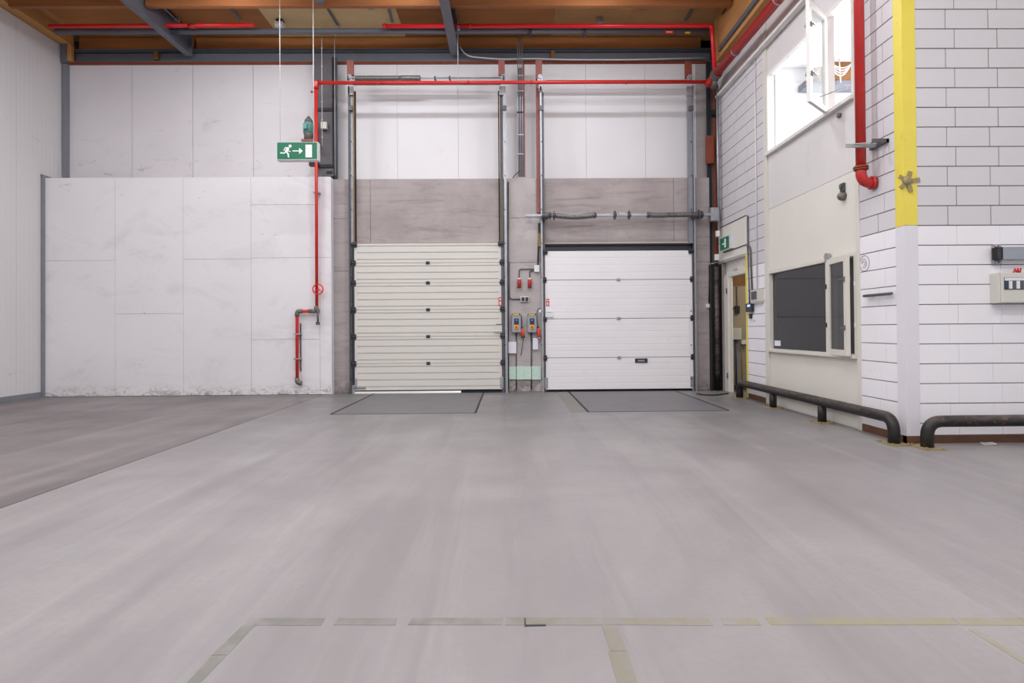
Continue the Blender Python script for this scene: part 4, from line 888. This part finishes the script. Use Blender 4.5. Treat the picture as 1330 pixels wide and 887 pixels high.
m = M(); x, _ = B(932.3, 200, 11.0); m.tube([(x, 11.0, B(932, 110, 11)[1]), (x, 11.0, B(932, 299, 11)[1])], .022, 10); m.tube([(x+.035, 11.05, B(932, 110, 11)[1]), (x+.035, 11.05, B(932, 299, 11)[1])], .014, 8); tag(m.build('conduit', galv), 'pair of galvanised conduits down the far end of the side wall', 'conduit')
jb = thing('junction_box', 'small white junction box at the foot of the galvanised conduits', 'box', SW(932, 304))
m = M(); x, z = B(932, 304, 10.98); m.box(x-.03, x+.03, 10.95, 11.01, z-.05, z+.06); m.build('case', plastic_white, jb, .004)
m = M(); m.tube([(x, 10.97, z-.05), (x-.03, 10.97, z-.10), (x-.02, 10.97, z-.17), (x+.02, 10.97, z-.2)], .008, 6); m.build('cable', dark_cable, jb)
m = M(); x, z = B(930.5, 334.5, 11.0); m.box(x-.035, x+.035, 10.95, 11.02, z-.055, z+.06); tag(m.build('junction_box', plastic_white, None, .004), 'white box above the black lower column guard', 'box')
conduit('thin pale conduit bending over the black guard to the concrete pier', [(B(934, 340.5, 11.03)[0], 11.03, B(934, 340.5, 11.03)[1]), (B(923, 342.5, 11.03)[0], 11.03, B(923, 342.5, 11.03)[1]), (B(921, 345, 11.2)[0], 11.2, B(921, 345, 11.2)[1])], .010, galv)
conduit('thin conduit down the right concrete pier to a white switch', [(B(921, 344, YC-.015)[0], YC-.015, B(921, 344, YC-.015)[1]), (B(920.3, 394, YC-.015)[0], YC-.015, B(920.3, 394, YC-.015)[1])], .008, cast_iron)
m = M(); bpx(m, 917.5, 394.5, 922.5, 399.5, YC-.04, .04); tag(m.build('light_switch', plastic_white, None, .004), 'small white switch on the right concrete pier', 'switch')
conduit('black cable lying on the floor before the right pier', [(*G(905, 512), .012), (*G(915, 514), .012), (*G(930, 514), .012), (*G(946, 511.5), .012)], .011, rubber, .15, 'cable', 'floor_cable')

# ---- grey steel column behind the partition on the left
gc = thing('steel_column', 'dark grey steel column rising behind the white partition', 'column', (B(423, 200, 11.4)[0], 11.4, 3.6))
Yg = 11.40
m = M(); zt_ = zb0; xg0, xg1, xg2 = B(409, 150, Yg)[0], B(431.5, 150, Yg)[0], B(437.5, 150, Yg)[0]
m.box(xg0, xg1, Yg, Yg+.02, 3.4, 6.555); m.build('flange', column_grey, gc)
m = M(); m.box(xg1+.0, xg1+.012, Yg-.02, Yg+.2, 3.4, 6.555).box(xg1+.012, xg2, Yg+.03, Yg+.05, zt+.01, 6.555); m.build('side_plate', steel_dark, gc)
for yy, h in ((142.5, 5), (216, 3)):
    m = M(); x, z = B(423, yy, Yg); m.box(B(413, yy, Yg)[0], B(433, yy, Yg)[0], Yg-.03, Yg, z-.03, z+.03); m.build('clamp', rubber, gc, .003)
m = M(); bpx(m, 421, 219, 433, 229, Yg-.06, .06); m.build('box', galv_dark, gc, .004)
m = M(); bpx(m, 424, 222, 432, 226, Yg-.065, .01); m.build('opening', rubber, gc)
m = M(); bpx(m, 401, 209.5, 412, 215, Yg-.12, .1); m.build('foot_bracket', rubber, gc, .003)
# teal motor
mo = thing('electric_motor', 'small teal electric motor on a bracket behind the exit sign', 'motor', (B(401, 184, 11.2)[0], 11.25, B(401, 184, 11.2)[1]))
Ym = 11.25; x, zb_ = B(401, 182, Ym); sc_ = (B(410, 182, Ym)[0]-x)/9
m = M(); m.tube([(x, Ym, zb_), (x, Ym, zb_+6*sc_), (x, Ym, zb_+8*sc_)], [5.8*sc_, 5.8*sc_, 6.6*sc_], 16); m.build('flange', cast_iron, mo)
m = M(); m.tube([(x, Ym, zb_+8*sc_), (x, Ym, zb_+20*sc_), (x, Ym, zb_+23*sc_)], [6.4*sc_, 6.4*sc_, 5.6*sc_], 18)
for k in range(12):
    a = k*math.pi/6; m.obox((x, Ym, zb_), (math.cos(a), math.sin(a), 0), (-math.sin(a), math.cos(a), 0), (0, 0, 1), (6.2*sc_, 6.9*sc_), (-.003, .003), (9*sc_, 20*sc_))
m.build('body', teal, mo)
m = M(); m.box(x-4.5*sc_, x+.5*sc_, Ym-9*sc_, Ym-5*sc_, zb_+12*sc_, zb_+19*sc_); m.build('terminal_box', teal, mo, .006)
m = M(); m.tube([(x, Ym, zb_+23*sc_), (x, Ym, zb_+26*sc_), (x, Ym, zb_+29*sc_), (x, Ym, zb_+31*sc_)], [5.6*sc_, 4.8*sc_, 2.6*sc_, 1.2*sc_], 16); m.build('fan_cowl', cast_iron, mo)
m = M(); m.box(x-8*sc_, x+12*sc_, Ym-.08, YW, zb_-3*sc_, zb_); m.build('bracket', oxide, mo, .003)
m = M(); bpx(m, 416.5, 158, 424, 167, 11.3, .08); jx = m.build('junction_box', plastic_beige, None, .004); tag(jx, 'small beige box on the grey column behind the partition', 'box')

# ---- hanging exit sign
Ye = 9.8
sg = thing('exit_sign', 'green hanging emergency exit sign with running figure, arrow and doorway', 'sign', (B(387, 208, Ye)[0], Ye, B(387, 208, Ye)[1]))
gx0, gz1 = B(360, 185, Ye); gx1, gz0 = B(411.8, 206.5, Ye)
m = M(); m.box(gx0-.012, gx1+.012, Ye+.004, Ye+.13, gz0-.015, gz1+.01); m.build('case', sign_body, sg, .004)
m = M(); m.box(gx0, gx1, Ye, Ye+.006, gz0, gz1); fc = m.build('face', sign_green, sg)
sx = (gx1-gx0)/460; szz = (gz1-gz0)/185
def sp_(p): return (gx0+(p[0]-88)*sx, gz1-(p[1]-400)*szz)
def stroke(q, pts, wd, Y0, Y1):
    pp = [Vector((*sp_(p), 0)) for p in pts]; wd *= sx
    for a, b in zip(pp, pp[1:]):
        d = (b-a).normalized(); n = Vector((-d.y, d.x, 0))*wd/2
        q.prism([tuple((a+n)[:2]), tuple((b+n)[:2]), tuple((b-n)[:2]), tuple((a-n)[:2])], 'y', Y0, Y1)
    for a in pp: q.prism([(a.x+wd/2*math.cos(t*math.pi/5), a.y+wd/2*math.sin(t*math.pi/5)) for t in range(10)], 'y', Y0+.0002, Y1)
m = M(); h = sp_((238, 441)); m.prism([(h[0]+18*sx*math.cos(t*math.pi/8), h[1]+18*sx*math.sin(t*math.pi/8)) for t in range(16)], 'y', Ye-.004, Ye)
stroke(m, [(212, 468), (192, 500)], 32, Ye-.004, Ye); stroke(m, [(218, 458), (183, 458), (165, 487)], 11, Ye-.0036, Ye); stroke(m, [(212, 474), (218, 496), (238, 500)], 11, Ye-.0034, Ye)
stroke(m, [(196, 505), (215, 528), (219, 560)], 17, Ye-.0032, Ye); stroke(m, [(190, 505), (170, 518), (128, 516)], 15, Ye-.0030, Ye); m.build('running_figure', sign_white, fc)
m = M(); m.prism([sp_(p) for p in ((265, 489), (342, 489), (342, 460), (384, 495), (342, 530), (342, 501), (265, 501))], 'y', Ye-.004, Ye); m.build('arrow', sign_white, fc)
m = M(); m.prism([sp_(p) for p in ((415, 426), (490, 426), (490, 567), (415, 567))], 'y', Ye-.004, Ye); m.build('doorway_symbol', sign_white, fc)
for xx, yt, r_ in ((363.8, 17, .005), (407.2, 2, .007)):
    x = B(xx, 120, Ye+.06)[0]; m = M(); m.tube([(x, Ye+.06, gz1), (x, Ye+.06, ROOF)], r_, 6); m.build('suspension_wire', white_wire, sg)
for i, (xx, y0_, y1_, Yw, r_, lab) in enumerate(((418.5, 190, 42, 11.15, .007, 'thin chain hanging in front of the grey column with the beige box'), (435.3, 228, 30, 11.2, .005, 'thin wire hanging at the right edge of the grey column'), (595, 112, 52, 10.95, .006, 'thin wire below the right steel beam above the cream door'))):
    x, z = B(xx, y0_, Yw); m = M(); z2_ = ROOF-.01; m.tube([(x, Yw, z), (x, Yw, z2_)], r_, 6)
    if i == 0:
        for k in range(7): zz = z+(z2_-z)*(k+.5)/7; m.tube([(x, Yw, zz-.012), (x, Yw, zz+.012)], .013, 6)
    tag(m.build('hanging_wire', white_wire), lab, 'wire')
# small items under the deck
def deckbox(lab, x, y, Y, w_, h_, mt, name='junction_box', cat='box'):
    q = M(); cx, cz = B(x, y, Y); q.box(cx-w_/2, cx+w_/2, Y-w_/2, Y+w_/2, cz-h_/2, cz+h_/2); return tag(q.build(name, mt, None, .006), lab, cat)
m = M(); cx, cz = B(363, 30, 11.05); m.box(cx-.075, cx+.075, 11.0, 11.15, ROOF-.17, ROOF-.07); jx = tag(m.build('junction_box', plastic_white, None, .006), 'small white junction box under the pale deck sheet', 'box')
m = M(); m.box(cx-.06, cx+.06, 11.02, 11.13, ROOF-.07, ROOF-.02); m.build('mount', plastic_dark, jx)
m = M(); cx, cz = B(477, 21, 10.3); cz = ROOF-.018; m.tube([(cx, 10.55, cz-.07), (cx, 10.55, cz-.055), (cx, 10.55, cz)], [.05, .08, .085], 14); tag(m.build('smoke_detector', plastic_grey), 'round grey detector on the pale deck sheet', 'detector')
m = M(); cx, cz = B(779.5, 27, 11.0); m.box(cx-.05, cx+.05, 10.97, 11.07, ROOF-.12, ROOF-.012); tag(m.build('junction_box', plastic_grey, None, .004), 'small grey box above the long red pipe', 'box')
def rail_piece(lab, xa, ya, xb, yb, w_=.045):
    pa = _hit(xa, ya, 2, ROOF-.05); pb = _hit(xb, yb, 2, ROOF-.05); d = (pb-pa).normalized(); n = Vector((0, 0, 1)).cross(d)
    q = M(); q.obox(pa, d, n, (0, 0, 1), (0, (pb-pa).length), (-w_/2, -w_/2+.006), (0, .045)).obox(pa, d, n, (0, 0, 1), (0, (pb-pa).length), (w_/2-.006, w_/2), (0, .045)).obox(pa, d, n, (0, 0, 1), (0, (pb-pa).length), (-w_/2, w_/2), (.03, .045))
    return tag(q.build('strut_rail', galv), lab, 'rail')
rail_piece('short grey strut rail on the pale deck sheet by the column', 425, 10.5, 440, 35)
rail_piece('short grey strut rail at the right edge of the pale deck sheet', 504.5, 10.5, 510, 31)
rail_piece('short grey strut rail near the left beam, left of the pale sheet', 299, 10.5, 313, 28)
rail_piece('short grey strut rail under the roof near the right corner', 901, 10.5, 890, 28)
deckbox('small grey box fixed to the joist above the pale deck sheet', 416, 1.5, 9.98, .11, .08, steel_grey)
# stickers on the tie tube
m = M(); bpx(m, 864, 39.5, 874.5, 43.5, 10.842, .01); stk = tag(m.build('sticker', hazard_red), 'small red sticker on the grey tube under the roof', 'sticker')
m = M(); bpx(m, 866, 41, 872.5, 42, 10.84, .004); m.build('print', plastic_white, stk)
m = M(); bpx(m, 890, 41.2, 896.5, 43.4, 10.842, .01); tag(m.build('sticker', yellow_label), 'small yellow sticker on the grey tube near the corner', 'sticker')
for xx in (689, 760):
    m = M(); x, z = B(xx, 41, 10.9); m.box(x-.02, x+.02, 10.83, 10.97, z-.09, z+.07); m.build('pipe_clamp', steel_dark, tie)
# conduit bundle down to the centre pier
bn = thing('conduit_bundle', 'bundle of thin grey conduits down to the centre concrete pier', 'conduit', (B(677, 225, 11.2)[0], 11.3, zt))
for xx, m_ in ((672.6, galv), (675.4, galv), (678.2, galv)):
    x = B(xx, 100, 11.18)[0]; m = M(); m.tube([(x, 11.18, zt+.03), (x, 11.18, B(xx, 45, 11.18)[1])], .0095, 8); m.build('tube', m_, bn)
m = M(); bpx(m, 679.6, 83, 681.8, 229, 11.3, .05); m.build('timber_backing', oxide, bn)
m = M(); bpx(m, 672.8, 88, 679.6, 229, 11.32, .03); m.build('back_rail', galv_dark, bn)
for yy in (98, 118, 145.5, 175, 200):
    m = M(); x0, z = B(671.5, yy, 11.16); x1_ = B(680, yy, 11.16)[0]; m.box(x0, x1_, 11.155, 11.2, z-.008, z+.008); m.build('clip', rubber if yy == 145.5 else galv, bn)
conduit('short grey cable curling off the conduit bundle onto the pier top left', [(B(675, 222, 11.18)[0], 11.18, B(675, 222, 11.18)[1]), (B(669, 227, 11.15)[0], 11.15, B(669, 227, 11.15)[1]), (B(666, 231, 11.15)[0], 11.15, B(666, 231, 11.15)[1])], .009, dark_cable, .03)
conduit('white cable sagging along the steel beam above the doors', [(B(598, 62, 11.5)[0], 11.5, B(598, 62, 11.5)[1]), (B(603, 73, 11.5)[0], 11.5, B(603, 73, 11.5)[1]), (B(650, 77, 11.48)[0], 11.48, B(650, 77, 11.48)[1]), (B(690, 76, 11.5)[0], 11.5, B(690, 76, 11.5)[1]), (B(740, 77.5, 11.5)[0], 11.5, B(740, 77.5, 11.5)[1]), (B(820, 77.5, 11.5)[0], 11.5, B(820, 77.5, 11.5)[1]), (B(916, 75, 11.5)[0], 11.5, B(916, 75, 11.5)[1])], .012, white_wire, .2, 'cable', 'cable')

# ================================================================ ELECTRICS ON THE CENTRE PIER
YE = YC
def on(x, y, off=.02): a, b = B(x, y, YE-off); return (a, YE-off, b)
conduit('grey conduit down the right side of the centre pier to the white box', [on(700.5, 290), on(698.6, 344)], .016, galv_dark)
m = M(); bpx(m, 693.8, 344.5, 700.6, 353, YE-.07, .07); tag(m.build('junction_box', plastic_white, None, .005), 'white junction box above the pair of hanging red sockets', 'box')
conduit('grey conduit branching left from the white junction box', [on(694, 349.5), on(674.3, 349.5), on(674.3, 362)], .011, galv_dark, .05)
conduit('short grey conduit under the white junction box to right red socket', [on(694, 351.5), on(688, 351.5), on(688, 362)], .011, galv_dark, .04)
for x, lab in ((674.3, 'red industrial socket hanging at the left under the white junction box'), (688, 'red industrial socket hanging at the right under the white junction box')):
    t = thing('power_socket', lab, 'socket', on(x, 374, .06), 'hanging red sockets')
    a, Y0, z = on(x, 361, .05); a2, _, z2_ = on(x, 374, .05)
    m = M(); m.tube([(a, Y0, z), (a, Y0, z-.035)], .03, 12); m.build('gland', plastic_white, t)
    m = M(); m.tube([(a, Y0-.01, z-.03), (a, Y0-.015, z-.08), (a, Y0-.02, z2_)], [.032, .038, .034], 14); m.build('body', red_plug, t)
    m = M(); m.tube([(a, Y0-.02, z2_+.012), (a, Y0-.02, z2_-.006)], .038, 12); m.build('collar', plastic_dark, t)
conduit('grey conduit from the left edge of the pier to the twin grey boxes', [on(661.3, 340), on(661.5, 386), on(663.5, 388.5), on(676, 388.5)], .012, galv_dark, .04)
tw = thing('twin_socket', 'pair of small dark sockets side by side on the pier', 'socket', on(681.5, 389))
m = M(); bpx(m, 676.2, 385.3, 687, 391.7, YE-.06, .06); m.build('case', plastic_white, tw, .004)
for x in (677.2, 682.2):
    m = M(); bpx(m, x, 386, x+4.2, 391, YE-.068, .01); m.build('cover', plastic_dark, tw, .003)
# two control boxes
for i, (x0, lab) in enumerate(((664.9, 'grey door control box with yellow red knob at the left'), (685.2, 'grey door control box with yellow red knob at the right'))):
    t = thing('control_box', lab, 'control box', on(x0+5.8, 431.5), 'door control boxes')
    m = M(); bpx(m, x0, 407.5, x0+11.6, 431.6, YE-.13, .13); m.build('case', plastic_grey, t, .008)
    m = M(); bpx(m, x0+.7, 407.2, x0+10.8, 409.5, YE-.134, .01); m.build('top_recess', plastic_dark, t)
    m = M(); bpx(m, x0+1.3, 407.8, x0+9.3, 409.3, YE-.138, .008); m.build('yellow_label', yellow_label, t)
    m = M(); bpx(m, x0+2.9, 413.5, x0+8.9, 422, YE-.138, .012); m.build('button_plate', navy, t, .002)
    for yy, q_ in ((415.8, galv), (418.9, plastic_dark)):
        a, z = B(x0+5.9, yy, YE-.14); m = M(); m.tube([(a, YE-.137, z), (a, YE-.148, z)], .013, 10); m.build('button', q_, t)
    m = M(); bpx(m, x0+3.1, 421.8, x0+8.5, 427.4, YE-.138, .01); m.build('switch_plate', yellow_label, t)
    a, z = B(x0+5.8, 424.7, YE-.14); m = M(); m.tube([(a, YE-.135, z), (a, YE-.165, z)], .026, 14).box(a-.008, a+.008, YE-.175, YE-.16, z-.024, z+.024); m.build('switch_knob', hazard_red, t)
    # plug hanging at the right of the box
    px = x0+13.0 if i == 0 else x0+13.6
    py0, py1 = (426.5, 437.5) if i == 0 else (426, 439)
    t2 = thing('plug', ['orange plug hanging beside the left control box', 'orange plug hanging beside the right control box'][i], 'plug', on(px, py1, .08), 'orange plugs')
    a, _, z = on(px, py0, .08); a2, _, z2_ = on(px+1.5, py1, .08)
    m = M(); m.tube([(a, YE-.08, z), (a+(a2-a)*.5, YE-.08, (z+z2_)/2), (a2, YE-.08, z2_)], [.026, .03, .034], 14); m.build('body', orange, t2)
    m = M(); m.tube([(a, YE-.08, z+.03), (a, YE-.08, z)], .02, 10); m.build('cap', plastic_dark, t2)
    m = M(); m.tube([(a2, YE-.08, z2_+.012), (a2+.002, YE-.08, z2_-.02)], .036, 12); m.build('ring', plastic_grey if i else plastic_dark, t2)
    conduit(['thin dark cable looping from the left control box to its plug', 'thin dark cable looping from the track to the right plug'][i], [on(x0+12.3, 409, .03), on(x0+12.8, 418, .04), (a, YE-.08, z+.02)] if i == 0 else [on(701.5, 400, .03), on(697.8, 402, .04), on(697, 412, .04), (a, YE-.08, z+.02)], .006, dark_cable, .04, 'cable', 'cable')
    conduit(['thin cable hanging from the left orange plug down the pier', 'dark cable hanging under the right control box'][i], [on(px+1.6, py1+1, .06), on(px+.5, 452, .03), on(px-1.5, 462, .02)] if i == 0 else [on(x0+4, 431.6, .05), on(x0+4.5, 438, .05), on(x0+4.6, 444, .03)], .006, dark_cable, .1, 'cable', 'cable')
m = M(); bpx(m, 700, 402.5, 703.2, 406, YE-.16, .05); m.obox((B(700.5, 405.5, YE-.17)[0], YE-.17, B(700.5, 405.5, YE-.17)[1]), Vector((.9, 0, .4)).normalized(), Vector((-.4, 0, .9)).normalized(), (0, 1, 0), (0, .045), (0, .014), (0, .02)); tag(m.build('cable_clip', plastic_white, None, .002), 'tiny white clip on the track beside the right control box', 'clip')
for x0, y0_, x1_, y1_, lab in ((660.3, 444, 670.6, 459, 'white paper sheet on the left side of the centre pier'), (692, 439, 699, 454, 'narrow white paper sheet below the right control box')):
    m = M(); bpx(m, x0, y0_, x1_, y1_, YE-.07, .05 if x0 < 690 else .012); tag(m.build('wall_panel', paper, None, .004), lab, 'sheet')
conduit('grey conduit rising from the floor below the left control box', [on(670.6, 506), on(670.6, 432)], .011, galv_dark)
conduit('grey conduit rising from the floor below the right control box', [on(690.3, 506), on(690.3, 432)], .013, galv_dark)
conduit('grey conduit along the left edge of the centre pier', [on(660.4, 506, .03), on(660.2, 236, .03)], .012, galv_dark)
conduit('dark conduit along the right edge of the centre pier above the white box', [on(699.2, 340, .05), on(699.5, 290, .05)], .010, dark_cable)
# green notices
for i, (x0, x1_) in enumerate(((661.2, 670.2), (671, 681), (681.2, 690), (690.8, 702.5))):
    m = M(); bpx(m, x0, 476+(i % 2)*-.6, x1_, 492.6+(i % 2)*.4, YE-.045-.001*i, .004); tag(m.build('notice', paper_green), ['pale green notice low on the pier, leftmost of four', 'pale green notice low on the pier, second from left of four', 'pale green notice low on the pier, third from left of four', 'pale green notice low on the pier, rightmost of four'][i], 'notice', 'green notices')

# ================================================================ BARRIERS
def barrier(lab, pts, posts, r=.058, base=.13):
    t = thing('barrier_rail', lab, 'barrier', (pts[0][0], pts[0][1], 0), 'black tube barriers')
    q = M(); q.tube(path(pts, .15, 8), r, 16); q.build('rail', rail_black, t)
    for (px, py) in posts:
        q = M(); q.tube([(px, py, .01), (px, py, .22)], .052, 14); q.build('post', rail_black, t)
    for (px, py) in posts+[(pts[0][0], pts[0][1]), (pts[-1][0], pts[-1][1])]:
        q = M(); q.box(px-base/1.3, px+base/1.3, py-base, py+base, 0, .012)
        for sx_ in (-1, 1):
            for sy_ in (-1, 1): q.tube([(px+sx_*base*.6, py+sy_*base*.78, .01), (px+sx_*base*.6, py+sy_*base*.78, .026)], .012, 6)
        q.build('base_plate', tape_brown, t)
    return t
xr = 3.93; hr = .262
barrier('low black tube barrier along the side wall below the lower window', [(xr, 5.93, .0), (xr, 5.93, hr), (xr, 9.92, hr), (xr, 9.92, 0)], [(xr, 7.3), (xr, 8.66)])
barrier('low black tube barrier in front of the block wall at right edge', [(4.12, 5.72, 0), (4.12, 5.72, hr), (7.2, 5.72, hr), (7.2, 5.72, 0)], [(5.7, 5.72)])
m = M(); m.tube([(B(1280, 575, 5.88)[0]+.07*math.cos(t), 5.84+.05*math.sin(t), .012+.006*math.sin(3*t)) for t in [i*.55 for i in range(12)]], .006, 6); tag(m.build('cable_tie', white_wire), 'curled white strap on the floor at the foot of block wall', 'strap')

# ================================================================ FLOOR ITEMS
def leveller(lab, pn, pf, Yn, Yf, lip, lab2=None):
    """pn/pf: left and right X at the near and far ends"""
    t = thing('dock_leveller', lab, 'dock leveller', ((pn[0]+pn[1])/2, Yn, 0), 'dock levellers')
    q = M(); q.prism([(pn[0], Yn), (pn[1], Yn), (pf[1], Yf), (pf[0], Yf)], 'z', -.02, .006); q.build('plate', plate_mat, t)
    for a, b in ((pn[0], pf[0]), (pn[1], pf[1])):
        q = M(); q.prism([(a-.014, Yn), (a+.014, Yn), (b+.014, Yf), (b-.014, Yf)], 'z', -.02, .009); q.build('side_gap', rubber, t)
    q = M(); q.box(pn[0], pn[1], Yn-.004, Yn, -.01, .0062); q.build('edge_angle', joint_dark, t)
    return t
leveller('dark grey dock leveller plate in floor before the cream door', (-2.56, -.49), (-2.56, -.49), 8.42, 11.1, 0)
leveller('dark grey dock leveller plate in floor before the white door', (1.14, 3.17), (1.14, 3.17), 8.42, 11.1, 0)
m = M(); m.prism([(1.14-.24, 8.42), (1.12, 8.42), (1.12, 11.1), (1.14-.24, 11.1)], 'z', -.01, .002); tag(m.build('floor_patch', patch_mat), 'worn pale strip left of the right dock leveller', 'floor patch')
# worn floor lines
def tline(lab, pts, wd):
    q = M()
    for (a, b) in pts:
        a = Vector((*a, 0)); b = Vector((*b, 0)); d = (b-a).normalized(); n = Vector((-d.y, d.x, 0))*wd/2
        j = lambda: Vector((random.uniform(-.006, .006), random.uniform(-.004, .004), 0))
        P = [a+n+j(), b+n+j(), b-n+j(), a-n+j()]; q.prism([tuple(v[:2]) for v in P], 'z', -.001, .0012)
    return tag(q.build('floor_line', worn_tape), lab, 'floor line', 'worn floor tape lines')
segs = [(322, 420), (438, 515), (532, 652), (657, 782), (786, 924), (938, 986), (998, 1240), (1243, 1330), (1332, 1500)]
tline('worn grey tape line across the floor near the bottom edge', [(G(a, 807), G(b, 807.5)) for a, b in segs], .06)
tline('worn tape line slanting to the bottom edge, left one', [(G(322, 812), G(285, 851)), (G(283, 852), G(235, 905))], .055)
tline('worn tape line running to the bottom edge, middle one', [(G(791, 812), G(803, 846)), (G(803, 847), G(822, 905))], .065)
tline('worn tape line running to the bottom edge, right one', [(G(1262, 818), G(1345, 868))], .03)
m = M(); m.box(G(682, 812)[0], G(709, 812)[0], G(690, 813.5)[1], G(690, 811.5)[1], 0, .002); m.box(G(681, 808)[0], G(683, 808)[0], G(682, 814)[1], G(682, 803)[1], 0, .0016); tag(m.build('floor_mark', plastic_dark), 'small dark cross scratch on the floor beside the tape line', 'mark')
m = M(); g_ = G(1053, 553.5); m.prism([(g_[0]-.05, g_[1]-.02), (g_[0]+.04, g_[1]-.03), (g_[0]+.05, g_[1]+.03), (g_[0]-.03, g_[1]+.03)], 'z', 0, .002); tag(m.build('paper_scrap', tape_brown), 'small tan scrap on the floor in front of the barrier', 'scrap')

# ================================================================ CEILING LAMPS (above and behind the view)
for (yy, xs, e) in LAMP_ROWS:
    for x in xs:
        t = thing('batten_lamp', 'white fluorescent batten lamp under the roof, out of view', 'lamp', (x, yy, 6.72), 'ceiling batten lamps')
        m = M(); m.box(x-.8, x+.8, yy-.05, yy+.05, 6.74, 6.80); m.build('housing', plastic_white, t)
        m = M(); m.tube([(x-.74, yy, 6.72), (x+.74, yy, 6.72)], .014, 8); m.build('fluorescent_tube', lamp_glass, t)
        for dx in (-.6, .6):
            m = M(); m.tube([(x+dx, yy, 6.80), (x+dx, yy, ROOF)], .006, 6); m.build('hanger', galv, t)
        pl_ = bpy.data.lights.new('tube_glow', 'POINT'); pl_.energy = e*.42; pl_.shadow_soft_size = .05; pl_.color = LAMP_COL
        po = bpy.data.objects.new('tube_glow', pl_); C.objects.link(po); po.parent = t; po.location = Vector((x, yy, 6.64))-WL[t.name]
        a = area('lamp_light', (x, yy, 6.69), (0, 0, 0), 1.5, .12, e*.68, LAMP_COL); a.parent = t; a.location = Vector((x, yy, 6.69))-WL[t.name]
